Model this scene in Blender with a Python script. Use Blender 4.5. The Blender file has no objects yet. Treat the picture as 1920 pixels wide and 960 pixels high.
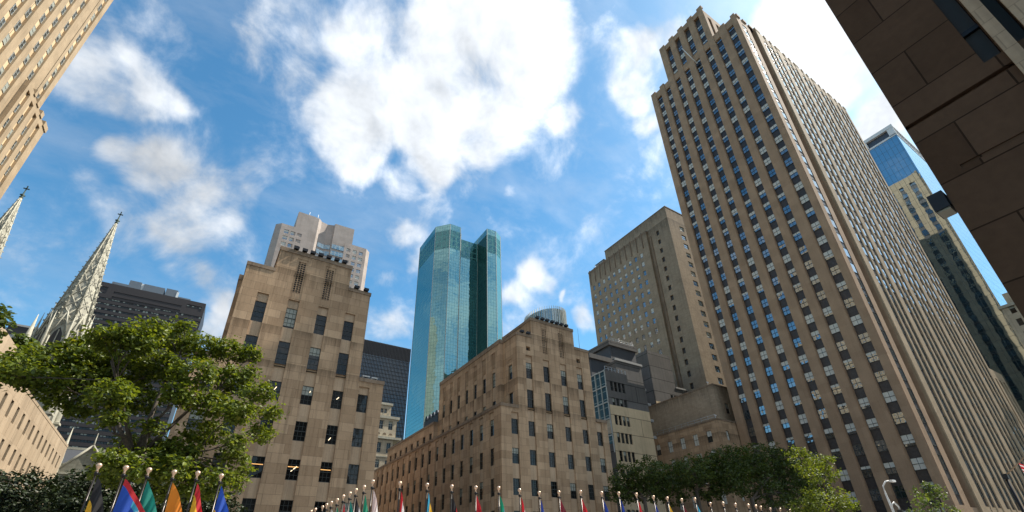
import bpy, math, random
from mathutils import Vector, Matrix
random.seed(7)
S = bpy.context.scene
COL = S.collection
# ------------------------------------------------------------------ camera
CAMZ = 1.7
F = 883.15; PX, PY = 953.16, 589.57
R = [[0.84532001, -0.53368895, -0.02470204],
     [0.23835931, 0.41811402, -0.87656460],
     [0.47814111, 0.73508964, 0.48064988]]
cd = bpy.data.cameras.new('camera'); cam = bpy.data.objects.new('camera', cd); COL.objects.link(cam)
cd.sensor_fit = 'HORIZONTAL'; cd.sensor_width = 36; cd.lens = F / 1920 * 36
cd.shift_x = (960 - PX) / 1920; cd.shift_y = (PY - 480) / 1920
cd.clip_start = 0.1; cd.clip_end = 20000
M = Matrix(((R[0][0], -R[1][0], -R[2][0], 0), (R[0][1], -R[1][1], -R[2][1], 0), (R[0][2], -R[1][2], -R[2][2], CAMZ), (0, 0, 0, 1)))
cam.matrix_world = M
S.camera = cam
S.render.resolution_x = 1024; S.render.resolution_y = 512

# ------------------------------------------------------------------ light
SUN_AZ, SUN_EL = 101, 50          # azimuth from +Y towards +X
sd = Vector((math.sin(math.radians(SUN_AZ)) * math.cos(math.radians(SUN_EL)), math.cos(math.radians(SUN_AZ)) * math.cos(math.radians(SUN_EL)), math.sin(math.radians(SUN_EL))))
sl = bpy.data.lights.new('sun', 'SUN'); so = bpy.data.objects.new('sun', sl); COL.objects.link(so)
sl.energy = 4.2; sl.angle = math.radians(0.53); sl.color = (1.0, 0.93, 0.82)
so.rotation_euler = sd.to_track_quat('Z', 'Y').to_euler(); so.location = (60, -20, 200)
S.view_settings.view_transform = 'Standard'; S.view_settings.look = 'None'
S.view_settings.exposure = 0.93; S.view_settings.gamma = 1
S.view_settings.use_curve_mapping = False

BLOBS=[
(0.214,0.468,0.857,0.179,1.10),(0.077,0.531,0.844,0.099,0.80),(0.354,0.416,0.838,0.104,0.90),(0.101,0.637,0.764,0.092,1.00),(0.201,0.575,0.793,0.130,1.20),(0.335,0.499,0.799,0.110,1.00),(0.445,0.460,0.768,0.055,0.60),(0.103,0.690,0.717,0.079,0.85),(0.238,0.647,0.724,0.078,1.00),(0.195,0.702,0.685,0.057,0.60),(0.344,0.577,0.741,0.063,0.70),(0.385,0.521,0.762,0.072,0.70),(-0.274,0.701,0.658,0.056,0.70),(-0.215,0.700,0.681,0.061,0.75),(-0.186,0.710,0.680,0.039,0.60),(-0.240,0.767,0.595,0.044,0.70),(-0.172,0.783,0.598,0.077,0.85),(-0.095,0.812,0.575,0.075,0.80),(-0.073,0.786,0.614,0.044,0.60),(-0.205,0.836,0.510,0.062,0.60),(-0.121,0.842,0.526,0.077,0.75),(-0.054,0.835,0.548,0.045,0.60),(-0.245,0.808,0.536,0.044,0.45),(-0.130,0.871,0.473,0.033,0.50),(-0.072,0.882,0.465,0.044,0.70),(-0.030,0.901,0.432,0.045,0.75),(-0.039,0.914,0.403,0.045,0.60),(0.474,0.291,0.831,0.048,0.75),(0.507,0.337,0.793,0.056,0.80),(0.550,0.361,0.753,0.043,0.70),(0.504,0.257,0.825,0.052,0.60),(0.631,0.137,0.763,0.070,0.80),(0.677,0.087,0.731,0.088,1.10),(0.734,0.071,0.675,0.079,1.10),(0.750,0.117,0.651,0.060,1.00),(0.808,0.099,0.581,0.058,1.20),(0.855,0.093,0.510,0.056,1.20),(0.908,0.092,0.408,0.059,1.20),(0.939,0.102,0.330,0.051,1.10),(0.729,0.023,0.684,0.101,1.00),(0.488,0.680,0.547,0.047,0.95),(0.464,0.718,0.519,0.040,0.70),(0.522,0.672,0.526,0.034,0.60),(0.421,0.612,0.670,0.031,0.60),(0.228,0.756,0.614,0.043,0.55),(0.195,0.772,0.605,0.037,0.45),(0.237,0.819,0.523,0.045,0.50),(0.267,0.851,0.453,0.054,0.50),(0.272,0.772,0.574,0.033,0.50),(0.620,0.643,0.449,0.037,0.80),(0.655,0.401,0.641,0.030,0.70),(0.572,0.517,0.637,0.074,0.38),(-0.102,0.591,0.801,0.072,0.50),(-0.020,0.617,0.787,0.070,0.45),(-0.115,0.628,0.770,0.048,0.40),(0.196,0.818,0.541,0.032,0.40),(-0.048,0.762,0.646,0.031,0.40),(0.564,0.655,0.504,0.013,0.60),(-0.182,0.672,0.718,0.023,0.30),]


def build_world():
    w = bpy.data.worlds.new('World'); S.world = w; w.use_nodes = True
    nt = w.node_tree; N = nt.nodes; L = nt.links
    for n in list(N): N.remove(n)
    out = N.new('ShaderNodeOutputWorld')
    bg = N.new('ShaderNodeBackground'); bg.inputs['Strength'].default_value = 0.1
    sky = N.new('ShaderNodeTexSky'); sky.sky_type = 'NISHITA'; sky.sun_disc = False
    sky.sun_elevation = math.radians(SUN_EL); sky.sun_rotation = math.radians(SUN_AZ)
    sky.air_density = 1.0; sky.dust_density = 0.6; sky.ozone_density = 3.0
    hs = N.new('ShaderNodeHueSaturation'); hs.inputs['Saturation'].default_value = 1.18; hs.inputs['Value'].default_value = 1.05
    tn = N.new('ShaderNodeVectorMath'); tn.operation = 'MULTIPLY'; tn.inputs[1].default_value = (0.98, 1.16, 1.06)
    L.new(sky.outputs[0], tn.inputs[0]); L.new(tn.outputs[0], hs.inputs['Color'])
    tc = N.new('ShaderNodeTexCoord')
    nrm = N.new('ShaderNodeVectorMath'); nrm.operation = 'NORMALIZE'; L.new(tc.outputs['Generated'], nrm.inputs[0])
    # warp
    nw = N.new('ShaderNodeTexNoise'); nw.inputs['Scale'].default_value = 5; nw.inputs['Detail'].default_value = 4
    L.new(nrm.outputs[0], nw.inputs['Vector'])
    sub = N.new('ShaderNodeVectorMath'); sub.operation = 'SUBTRACT'; sub.inputs[1].default_value = (.5, .5, .5); L.new(nw.outputs['Color'], sub.inputs[0])
    sc = N.new('ShaderNodeVectorMath'); sc.operation = 'SCALE'; sc.inputs['Scale'].default_value = 0.16; L.new(sub.outputs[0], sc.inputs[0])
    wp = N.new('ShaderNodeVectorMath'); wp.operation = 'ADD'; L.new(nrm.outputs[0], wp.inputs[0]); L.new(sc.outputs[0], wp.inputs[1])
    acc = None
    for (x, y, z, r, a) in BLOBS:
        d = N.new('ShaderNodeVectorMath'); d.operation = 'DISTANCE'; d.inputs[1].default_value = (x, y, z); L.new(wp.outputs[0], d.inputs[0])
        m = N.new('ShaderNodeMapRange'); m.interpolation_type = 'SMOOTHSTEP'
        m.inputs['From Min'].default_value = r * 1.45; m.inputs['From Max'].default_value = r * 0.25
        m.inputs['To Min'].default_value = 0; m.inputs['To Max'].default_value = a
        L.new(d.outputs['Value'], m.inputs['Value'])
        if acc is None: acc = m.outputs[0]
        else:
            s = N.new('ShaderNodeMath'); s.operation = 'SMOOTH_MAX'; s.inputs[2].default_value = 0.35
            L.new(acc, s.inputs[0]); L.new(m.outputs[0], s.inputs[1]); acc = s.outputs[0]
    # general scattered clouds over the rest of the sky (mostly behind the camera)
    def noise(scale, detail, rough, vec, dist=0.0):
        n = N.new('ShaderNodeTexNoise'); n.inputs['Scale'].default_value = scale; n.inputs['Detail'].default_value = detail
        n.inputs['Roughness'].default_value = rough; n.inputs['Distortion'].default_value = dist; L.new(vec, n.inputs['Vector']); return n.outputs['Fac']
    def math_(op, a, b, clamp=False):
        m = N.new('ShaderNodeMath'); m.operation = op; m.use_clamp = clamp
        for i, v in enumerate((a, b)):
            if isinstance(v, (int, float)): m.inputs[i].default_value = v
            else: L.new(v, m.inputs[i])
        return m.outputs[0]
    n1 = noise(7, 9, 0.62, nrm.outputs[0], 0.25)
    st = N.new('ShaderNodeMapping'); st.inputs['Rotation'].default_value = (0.3, 0.5, 0.9); st.inputs['Scale'].default_value = (3, 9, 9); L.new(nrm.outputs[0], st.inputs['Vector'])
    n2 = noise(1.2, 8, 0.6, st.outputs[0], 0.15)
    # elsewhere: clouds where the camera does not look (y < 0)
    sep = N.new('ShaderNodeSeparateXYZ'); L.new(nrm.outputs[0], sep.inputs[0])
    back = N.new('ShaderNodeMapRange'); back.inputs['From Min'].default_value = 0.02; back.inputs['From Max'].default_value = -0.25
    back.inputs['To Min'].default_value = 0; back.inputs['To Max'].default_value = 0.62; L.new(sep.outputs['Y'], back.inputs['Value'])
    mask = math_('MAXIMUM', acc, back.outputs[0])
    # density = mask + (n1-.5)*k - thr
    t = math_('MULTIPLY', math_('SUBTRACT', n1, 0.5), 1.8)
    dens = math_('ADD', mask, t)
    mr = N.new('ShaderNodeMapRange'); mr.interpolation_type = 'SMOOTHERSTEP'; mr.inputs['From Min'].default_value = 0.12; mr.inputs['From Max'].default_value = 1.02
    L.new(dens, mr.inputs['Value'])
    thin = N.new('ShaderNodeMapRange'); thin.inputs['From Min'].default_value = 0.47; thin.inputs['From Max'].default_value = 0.85
    thin.inputs['To Max'].default_value = 0.3; L.new(n2, thin.inputs['Value'])
    al = math_('MAXIMUM', mr.outputs[0], thin.outputs[0], True)
    # cloud brightness: thick parts a little greyer inside, brighter towards the sun
    dt = N.new('ShaderNodeVectorMath'); dt.operation = 'DOT_PRODUCT'; dt.inputs[1].default_value = sd; L.new(nrm.outputs[0], dt.inputs[0])
    br = N.new('ShaderNodeMapRange'); br.inputs['From Min'].default_value = 0.25; br.inputs['From Max'].default_value = 0.85
    br.inputs['To Min'].default_value = 4.5; br.inputs['To Max'].default_value = 6.6; L.new(dt.outputs['Value'], br.inputs['Value'])
    n3 = noise(11, 6, 0.6, wp.outputs[0])
    sh = N.new('ShaderNodeMapRange'); sh.inputs['From Min'].default_value = 0.3; sh.inputs['From Max'].default_value = 0.7
    sh.inputs['To Min'].default_value = 0.78; sh.inputs['To Max'].default_value = 1.12; L.new(n3, sh.inputs['Value'])
    # shade by the difference in density towards the sun, for modelled undersides
    ofs = N.new('ShaderNodeVectorMath'); ofs.operation = 'ADD'; ofs.inputs[1].default_value = sd * 0.07; L.new(nrm.outputs[0], ofs.inputs[0])
    n1b = noise(7, 4, 0.55, ofs.outputs[0], 0.25); n1a = noise(7, 4, 0.55, nrm.outputs[0], 0.25)
    dif = math_('ADD', math_('MULTIPLY', math_('SUBTRACT', n1a, n1b), 0.9), 1.0)
    cl_ = N.new('ShaderNodeClamp'); cl_.inputs['Min'].default_value = 0.66; cl_.inputs['Max'].default_value = 1.2; L.new(dif, cl_.inputs['Value'])
    bb = math_('MULTIPLY', math_('MULTIPLY', br.outputs[0], sh.outputs[0]), cl_.outputs[0])
    cc = N.new('ShaderNodeVectorMath'); cc.operation = 'SCALE'; cc.inputs[0].default_value = (0.92, 0.97, 1.03); L.new(bb, cc.inputs['Scale'])
    mx = N.new('ShaderNodeMix'); mx.data_type = 'RGBA'; L.new(al, mx.inputs['Factor']); L.new(hs.outputs[0], mx.inputs['A']); L.new(cc.outputs[0], mx.inputs['B'])
    L.new(mx.outputs['Result'], bg.inputs['Color']); L.new(bg.outputs[0], out.inputs['Surface'])
build_world()

# ------------------------------------------------------------------ materials
MATS = {}
def newmat(name):
    m = bpy.data.materials.new(name); m.use_nodes = True
    nt = m.node_tree
    for n in list(nt.nodes): nt.nodes.remove(n)
    o = nt.nodes.new('ShaderNodeOutputMaterial')
    MATS[name] = m
    return m, nt, nt.nodes, nt.links, o
def plain(name, col, rough=0.6, metal=0.0, noise=0.12, emit=None, spec=0.5, nscale=3.0):
    m, nt, N, L, o = newmat(name)
    p = N.new('ShaderNodeBsdfPrincipled'); p.inputs['Roughness'].default_value = rough; p.inputs['Metallic'].default_value = metal
    p.inputs['Specular IOR Level'].default_value = spec
    g = N.new('ShaderNodeNewGeometry'); n = N.new('ShaderNodeTexNoise'); n.inputs['Scale'].default_value = nscale; n.inputs['Detail'].default_value = 5
    L.new(g.outputs['Position'], n.inputs['Vector'])
    r = N.new('ShaderNodeMapRange'); r.inputs['From Min'].default_value = .25; r.inputs['From Max'].default_value = .75
    r.inputs['To Min'].default_value = 1 - noise; r.inputs['To Max'].default_value = 1 + noise; L.new(n.outputs['Fac'], r.inputs['Value'])
    s = N.new('ShaderNodeVectorMath'); s.operation = 'SCALE'; s.inputs[0].default_value = col; L.new(r.outputs[0], s.inputs['Scale'])
    L.new(s.outputs[0], p.inputs['Base Color'])
    if emit: p.inputs['Emission Color'].default_value = (*emit[0], 1); p.inputs['Emission Strength'].default_value = emit[1]
    L.new(p.outputs[0], o.inputs['Surface'])
    return m
def stone(name, col, bw=2.3, bh=1.05, var=0.16, stain=0.35, mortar=0.012, rough=0.85, mdark=0.72, offset=0.5, tops=()):
    m, nt, N, L, o = newmat(name)
    p = N.new('ShaderNodeBsdfPrincipled'); p.inputs['Roughness'].default_value = rough; p.inputs['Specular IOR Level'].default_value = 0.04 if name == 'dark_granite' else 0.12
    g = N.new('ShaderNodeNewGeometry'); sp = N.new('ShaderNodeSeparateXYZ'); L.new(g.outputs['Position'], sp.inputs[0])
    ad = N.new('ShaderNodeMath'); ad.operation = 'ADD'; L.new(sp.outputs['X'], ad.inputs[0]); L.new(sp.outputs['Y'], ad.inputs[1])
    cb = N.new('ShaderNodeCombineXYZ'); L.new(ad.outputs[0], cb.inputs['X']); L.new(sp.outputs['Z'], cb.inputs['Y'])
    b = N.new('ShaderNodeTexBrick'); b.offset = offset; b.inputs['Scale'].default_value = 1; b.inputs['Brick Width'].default_value = bw; b.inputs['Row Height'].default_value = bh
    b.inputs['Mortar Size'].default_value = mortar; b.inputs['Mortar Smooth'].default_value = 0.2; b.inputs['Bias'].default_value = 0.0
    c1 = tuple(c * (1 + var) for c in col); c2 = (col[0] * (1 - var), col[1] * (1 - var * 1.15), col[2] * (1 - var * 1.3))
    b.inputs['Color1'].default_value = (*c1, 1); b.inputs['Color2'].default_value = (*c2, 1)
    b.inputs['Mortar'].default_value = (*[c * mdark for c in col], 1)
    L.new(cb.outputs[0], b.inputs['Vector'])
    # broad mottling and fine grain
    n1 = N.new('ShaderNodeTexNoise'); n1.inputs['Scale'].default_value = 0.5 if name == 'dark_granite' else 0.23; n1.inputs['Detail'].default_value = 7; n1.inputs['Roughness'].default_value = 0.65
    L.new(g.outputs['Position'], n1.inputs['Vector'])
    n2 = N.new('ShaderNodeTexNoise'); n2.inputs['Scale'].default_value = 6; n2.inputs['Detail'].default_value = 6; L.new(g.outputs['Position'], n2.inputs['Vector'])
    # vertical streaks
    mp = N.new('ShaderNodeMapping'); mp.inputs['Scale'].default_value = (1.6, 0.07, 1); L.new(cb.outputs[0], mp.inputs['Vector'])
    n3 = N.new('ShaderNodeTexNoise'); n3.inputs['Scale'].default_value = 1; n3.inputs['Detail'].default_value = 8; n3.inputs['Roughness'].default_value = 0.7; L.new(mp.outputs[0], n3.inputs['Vector'])
    def mr(src, a, b_, lo, hi):
        r = N.new('ShaderNodeMapRange'); r.inputs['From Min'].default_value = a; r.inputs['From Max'].default_value = b_; r.inputs['To Min'].default_value = lo; r.inputs['To Max'].default_value = hi
        L.new(src, r.inputs['Value']); return r.outputs[0]
    k = N.new('ShaderNodeMath'); k.operation = 'MULTIPLY'; L.new(mr(n1.outputs['Fac'], .25, .75, 0.82, 1.16), k.inputs[0]); L.new(mr(n2.outputs['Fac'], .2, .8, 0.9, 1.08), k.inputs[1])
    k2 = N.new('ShaderNodeMath'); k2.operation = 'MULTIPLY'; L.new(k.outputs[0], k2.inputs[0]); L.new(mr(n3.outputs['Fac'], .5, .72, 1.0, 1 - stain), k2.inputs[1])
    if tops:      # soot and rain streaks that run down from each parapet line
        mp2 = N.new('ShaderNodeMapping'); mp2.inputs['Scale'].default_value = (2.6, 0.16, 1); L.new(cb.outputs[0], mp2.inputs['Vector'])
        n4 = N.new('ShaderNodeTexNoise'); n4.inputs['Scale'].default_value = 1; n4.inputs['Detail'].default_value = 7; n4.inputs['Roughness'].default_value = 0.7; L.new(mp2.outputs[0], n4.inputs['Vector'])
        tot = None
        for (H, D) in tops:
            a_ = mr(sp.outputs['Z'], H - D, H, 0, 1); c_ = N.new('ShaderNodeMath'); c_.operation = 'LESS_THAN'; c_.inputs[1].default_value = H + .05; L.new(sp.outputs['Z'], c_.inputs[0])
            q = N.new('ShaderNodeMath'); q.operation = 'MULTIPLY'; L.new(a_, q.inputs[0]); L.new(c_.outputs[0], q.inputs[1])
            if tot is None: tot = q.outputs[0]
            else:
                m2 = N.new('ShaderNodeMath'); m2.operation = 'MAXIMUM'; L.new(tot, m2.inputs[0]); L.new(q.outputs[0], m2.inputs[1]); tot = m2.outputs[0]
        st_ = N.new('ShaderNodeMath'); st_.operation = 'ADD'; L.new(mr(n4.outputs['Fac'], .3, .7, -.6, .35), st_.inputs[0]); L.new(tot, st_.inputs[1])
        f_ = mr(st_.outputs[0], .15, 1.1, 1.0, 0.5)
        k3 = N.new('ShaderNodeMath'); k3.operation = 'MULTIPLY'; L.new(k2.outputs[0], k3.inputs[0]); L.new(f_, k3.inputs[1]); k2 = k3
    s = N.new('ShaderNodeVectorMath'); s.operation = 'SCALE'; L.new(b.outputs['Color'], s.inputs[0]); L.new(k2.outputs[0], s.inputs['Scale'])
    L.new(s.outputs[0], p.inputs['Base Color'])
    bp = N.new('ShaderNodeBump'); bp.inputs['Strength'].default_value = 0.25; bp.inputs['Distance'].default_value = 0.02
    L.new(n2.outputs['Fac'], bp.inputs['Height']); L.new(bp.outputs[0], p.inputs['Normal'])
    L.new(p.outputs[0], o.inputs['Surface'])
    return m
def glass(name, base=(0.02, 0.025, 0.028), tint=(0.85, 0.95, 1.0), f0=0.12, wob=0.006, grid=None, rough=0.02, gcol=None, wscale=0.35):
    m, nt, N, L, o = newmat(name)
    d = N.new('ShaderNodeBsdfDiffuse'); gl = N.new('ShaderNodeBsdfGlossy'); gl.inputs['Roughness'].default_value = rough; gl.inputs['Color'].default_value = (*tint, 1)
    g = N.new('ShaderNodeNewGeometry'); oi = N.new('ShaderNodeObjectInfo')
    rr = N.new('ShaderNodeMath'); rr.operation = 'ADD'; L.new(g.outputs['Random Per Island'], rr.inputs[0]); L.new(oi.outputs['Random'], rr.inputs[1])
    rf = N.new('ShaderNodeMath'); rf.operation = 'FRACT'; L.new(rr.outputs[0], rf.inputs[0])
    rm = N.new('ShaderNodeMapRange'); rm.inputs['To Min'].default_value = 0.4; rm.inputs['To Max'].default_value = 3.2 if name == 'pane' else 1.9; L.new(rf.outputs[0], rm.inputs['Value'])
    s = N.new('ShaderNodeVectorMath'); s.operation = 'SCALE'; s.inputs[0].default_value = base; L.new(rm.outputs[0], s.inputs['Scale'])
    col = s.outputs[0]
    dn = N.new('ShaderNodeVectorMath'); dn.operation = 'DOT_PRODUCT'; L.new(g.outputs['Incoming'], dn.inputs[0]); L.new(g.outputs['Normal'], dn.inputs[1])
    da = N.new('ShaderNodeMath'); da.operation = 'ABSOLUTE'; L.new(dn.outputs['Value'], da.inputs[0])
    d1 = N.new('ShaderNodeMath'); d1.operation = 'SUBTRACT'; d1.inputs[0].default_value = 1; L.new(da.outputs[0], d1.inputs[1])
    fr = N.new('ShaderNodeMath'); fr.operation = 'POWER'; fr.inputs[1].default_value = 4.2; L.new(d1.outputs[0], fr.inputs[0])
    fm = N.new('ShaderNodeMapRange'); fm.inputs['From Min'].default_value = 0; fm.inputs['From Max'].default_value = 1; fm.inputs['To Min'].default_value = f0; fm.inputs['To Max'].default_value = 1
    L.new(fr.outputs[0], fm.inputs['Value']); fac = fm.outputs[0]
    n = N.new('ShaderNodeTexNoise'); n.inputs['Scale'].default_value = wscale; n.inputs['Detail'].default_value = 2
    of = N.new('ShaderNodeVectorMath'); of.operation = 'SCALE'; of.inputs[0].default_value = (37, 19, 53); L.new(rf.outputs[0], of.inputs['Scale'])
    pa = N.new('ShaderNodeVectorMath'); pa.operation = 'ADD'; L.new(g.outputs['Position'], pa.inputs[0]); L.new(of.outputs[0], pa.inputs[1]); L.new(pa.outputs[0], n.inputs['Vector'])
    bp = N.new('ShaderNodeBump'); bp.inputs['Strength'].default_value = 1; bp.inputs['Distance'].default_value = wob * 10; L.new(n.outputs['Fac'], bp.inputs['Height'])
    L.new(bp.outputs[0], gl.inputs['Normal'])
    if grid:
        sp = N.new('ShaderNodeSeparateXYZ'); L.new(g.outputs['Position'], sp.inputs[0])
        # run along the wall direction taken from the true normal, so slanted faces get the same panel width
        cr = N.new('ShaderNodeVectorMath'); cr.operation = 'CROSS_PRODUCT'; cr.inputs[1].default_value = (0, 0, 1); L.new(g.outputs['True Normal'], cr.inputs[0])
        dt = N.new('ShaderNodeVectorMath'); dt.operation = 'DOT_PRODUCT'; L.new(g.outputs['Position'], dt.inputs[0]); L.new(cr.outputs[0], dt.inputs[1])
        cb = N.new('ShaderNodeCombineXYZ'); L.new(dt.outputs['Value'], cb.inputs['X']); L.new(sp.outputs['Z'], cb.inputs['Y'])
        b = N.new('ShaderNodeTexBrick'); b.offset = 0; b.inputs['Scale'].default_value = 1; b.inputs['Brick Width'].default_value = grid[0]; b.inputs['Row Height'].default_value = grid[1]
        b.inputs['Mortar Size'].default_value = grid[2]; b.inputs['Mortar Smooth'].default_value = 0.1
        b.inputs['Color1'].default_value = (*[c * 0.8 for c in base], 1); b.inputs['Color2'].default_value = (*[c * 1.3 for c in base], 1); b.inputs['Mortar'].default_value = (*(gcol or (0.12, 0.2, 0.2)), 1)
        L.new(cb.outputs[0], b.inputs['Vector']); col = b.outputs['Color']
        inv = N.new('ShaderNodeMath'); inv.operation = 'MULTIPLY'; L.new(fac, inv.inputs[0])
        i2 = N.new('ShaderNodeMapRange'); i2.inputs['To Min'].default_value = 1; i2.inputs['To Max'].default_value = 0.35; L.new(b.outputs['Fac'], i2.inputs['Value']); L.new(i2.outputs[0], inv.inputs[1]); fac = inv.outputs[0]
    L.new(col, d.inputs['Color'])
    mx = N.new('ShaderNodeMixShader'); L.new(fac, mx.inputs[0]); L.new(d.outputs[0], mx.inputs[1]); L.new(gl.outputs[0], mx.inputs[2]); L.new(mx.outputs[0], o.inputs['Surface'])
    return m
def leafmat(name, c1, c2, trans=0.35):
    m, nt, N, L, o = newmat(name)
    g = N.new('ShaderNodeNewGeometry'); r = N.new('ShaderNodeValToRGB')
    r.color_ramp.elements[0].color = (*c1, 1); r.color_ramp.elements[1].color = (*c2, 1); L.new(g.outputs['Random Per Island'], r.inputs[0])
    e = r.color_ramp.elements.new(0.95); e.color = (*c2, 1); r.color_ramp.elements[-1].color = (c2[0] * 1.4, c2[1] * 1.1, c2[2], 1)
    p = N.new('ShaderNodeBsdfPrincipled'); p.inputs['Roughness'].default_value = 0.5; p.inputs['Specular IOR Level'].default_value = 0.35; L.new(r.outputs[0], p.inputs['Base Color'])
    t = N.new('ShaderNodeBsdfTranslucent'); sc = N.new('ShaderNodeVectorMath'); sc.operation = 'MULTIPLY'; sc.inputs[1].default_value = (1.5, 1.35, 0.5); L.new(r.outputs[0], sc.inputs[0]); L.new(sc.outputs[0], t.inputs['Color'])
    mx = N.new('ShaderNodeMixShader'); mx.inputs[0].default_value = trans; L.new(p.outputs[0], mx.inputs[1]); L.new(t.outputs[0], mx.inputs[2]); L.new(mx.outputs[0], o.inputs['Surface'])
    return m
def cloth(name, col, sat=1):
    m, nt, N, L, o = newmat(name)
    p = N.new('ShaderNodeBsdfPrincipled'); p.inputs['Roughness'].default_value = 0.7; p.inputs['Base Color'].default_value = (*col, 1); p.inputs['Sheen Weight'].default_value = 0.2
    t = N.new('ShaderNodeBsdfTranslucent'); t.inputs['Color'].default_value = (*col, 1)
    mx = N.new('ShaderNodeMixShader'); mx.inputs[0].default_value = 0.35; L.new(p.outputs[0], mx.inputs[1]); L.new(t.outputs[0], mx.inputs[2]); L.new(mx.outputs[0], o.inputs['Surface'])
    return m

stone('limestone', (0.43, 0.298, 0.188), stain=0.48, var=0.17, mdark=0.6, mortar=0.02, tops=((23.9, 1.8), (28.3, 2.0), (36.5, 3.2), (39.8, 2.8)))
stone('spandrel_stone', (0.45, 0.325, 0.215), bw=0.62, bh=9, var=0.05, stain=0.3)
stone('limestone_coping', (0.25, 0.185, 0.13), bw=1.6, bh=2.0, stain=0.55, var=0.1)
stone('tower_stone', (0.36, 0.245, 0.158), bw=3.1, bh=2.0, var=0.07, stain=0.12, mdark=0.85)
stone('pale_stone', (0.385, 0.29, 0.188), bw=1.5, bh=2.0, var=0.06, stain=0.2)
stone('wing_stone', (0.40, 0.315, 0.22), bw=1.48, bh=1.9, var=0.08, stain=0.25)
stone('brown_brick', (0.37, 0.29, 0.205), bw=0.9, bh=0.45, var=0.08, stain=0.3, tops=((41.8, 4), (124.5, 9), (130.4, 7)))
stone('grey_panel', (0.15, 0.14, 0.13), bw=40, bh=4.05, var=0.12, stain=0.3, mortar=0.12, mdark=0.4)
stone('tan_panel', (0.60, 0.46, 0.29), bw=40, bh=4.05, var=0.08, stain=0.25, mortar=0.09, mdark=0.4)  # own tan, raised in colour to stand in for sun on the stepped building
stone('pink_granite', (0.43, 0.37, 0.33), bw=2.2, bh=1.9, var=0.05, stain=0.12)
stone('marble', (0.44, 0.42, 0.34), bw=1.2, bh=0.6, var=0.08, stain=0.35)
stone('weathered_stone', (0.25, 0.24, 0.19), bw=1.0, bh=0.5, var=0.12, stain=0.5)
stone('dark_granite', (0.088, 0.055, 0.036), bw=2.1, bh=1.25, var=0.17, stain=0.1, mortar=0.018, mdark=0.35, rough=0.7)
stone('cream_stone', (0.50, 0.43, 0.32), bw=1.2, bh=0.5, var=0.08, stain=0.35)
stone('paving', (0.30, 0.28, 0.26), bw=1.2, bh=1.2, var=0.1, stain=0.1)
plain('opening_shade', (0.16, 0.15, 0.13), 0.9)
plain('spandrel', (0.055, 0.048, 0.046), 0.45, 0.35, 0.3)
plain('groove', (0.05, 0.045, 0.042), 0.7)
plain('window_frame', (0.03, 0.034, 0.03), 0.5)
plain('pale_frame', (0.42, 0.42, 0.38), 0.5)
plain('white_paint', (0.72, 0.72, 0.7), 0.5)
plain('roof_tar', (0.07, 0.07, 0.07), 0.9)
plain('black_metal', (0.018, 0.018, 0.02), 0.45, 0.5)
plain('pole_metal', (0.05, 0.045, 0.042), 0.3, 0.85)
plain('gold', (0.68, 0.48, 0.34), 0.3, 0.6, 0.05)
plain('steel', (0.5, 0.5, 0.5), 0.35, 0.8)
plain('bronze_green', (0.05, 0.075, 0.06), 0.5, 0.4)
plain('slate', (0.06, 0.063, 0.07), 0.7)
plain('blind', (0.30, 0.31, 0.26), 0.55, 0, 0.1)
plain('white_blind', (0.62, 0.62, 0.56), 0.5, 0, 0.1)
plain('dark_mullion', (0.03, 0.028, 0.028), 0.5, 0.5)
plain('band_metal', (0.04, 0.033, 0.032), 0.55, 0.3)
plain('asphalt', (0.05, 0.05, 0.052), 0.9, 0, 0.2)
plain('concrete', (0.32, 0.31, 0.29), 0.85)
plain('bark', (0.075, 0.06, 0.045), 0.9, 0, 0.45, nscale=9)
plain('lit_lamp', (0.8, 0.7, 0.5), 0.5, emit=((1.0, 0.78, 0.5), 1.0))
plain('amber_lamp', (0.5, 0.3, 0.12), 0.5, emit=((1.0, 0.5, 0.15), 0.55))
plain('louver', (0.09, 0.10, 0.12), 0.5, 0.6)
plain('skin_panel', (0.16, 0.18, 0.2), 0.45, 0.5)
glass('pane', f0=0.035, base=(0.012, 0.013, 0.013), tint=(0.9, 0.9, 0.88))
glass('shaded_pane', f0=0.03, base=(0.01, 0.01, 0.01))
glass('sky_pane', base=(0.03, 0.04, 0.05), tint=(0.8, 0.9, 0.97), f0=0.32, wob=0.012)
glass('dark_glass', base=(0.02, 0.024, 0.034), f0=0.10, grid=(1.5, 3.9, 0.12), gcol=(0.035, 0.035, 0.04), wob=0.004)
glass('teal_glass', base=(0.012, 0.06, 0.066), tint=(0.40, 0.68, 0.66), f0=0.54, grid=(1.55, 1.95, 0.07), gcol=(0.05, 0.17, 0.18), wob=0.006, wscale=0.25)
glass('teal_shaded', base=(0.012, 0.045, 0.042), tint=(0.3, 0.5, 0.45), f0=0.07, grid=(1.55, 1.95, 0.08), gcol=(0.03, 0.09, 0.08), wob=0.006)  # same glass as the rest; the notch's dark reflection is put into its colour
glass('teal_crown', base=(0.012, 0.05, 0.05), tint=(0.24, 0.46, 0.46), f0=0.36, grid=(3.1, 3.9, 0.26), gcol=(0.12, 0.30, 0.28), wob=0.01)
glass('blue_glass', base=(0.02, 0.045, 0.06), tint=(0.66, 0.80, 0.88), f0=0.6, grid=(1.5, 3.6, 0.06), gcol=(0.08, 0.1, 0.1), wob=0.003, wscale=0.2)
glass('fin_glass', base=(0.09, 0.14, 0.14), tint=(0.85, 0.95, 0.95), f0=0.35, grid=(1.6, 3.9, 0.16), gcol=(0.4, 0.45, 0.45))
glass('green_glass', base=(0.02, 0.03, 0.027), tint=(0.6, 0.7, 0.66), f0=0.05, grid=(1.6, 1.9, 0.1), gcol=(0.2, 0.24, 0.22))
leafmat('leaf', (0.045, 0.075, 0.008), (0.175, 0.225, 0.030), 0.42)
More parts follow.
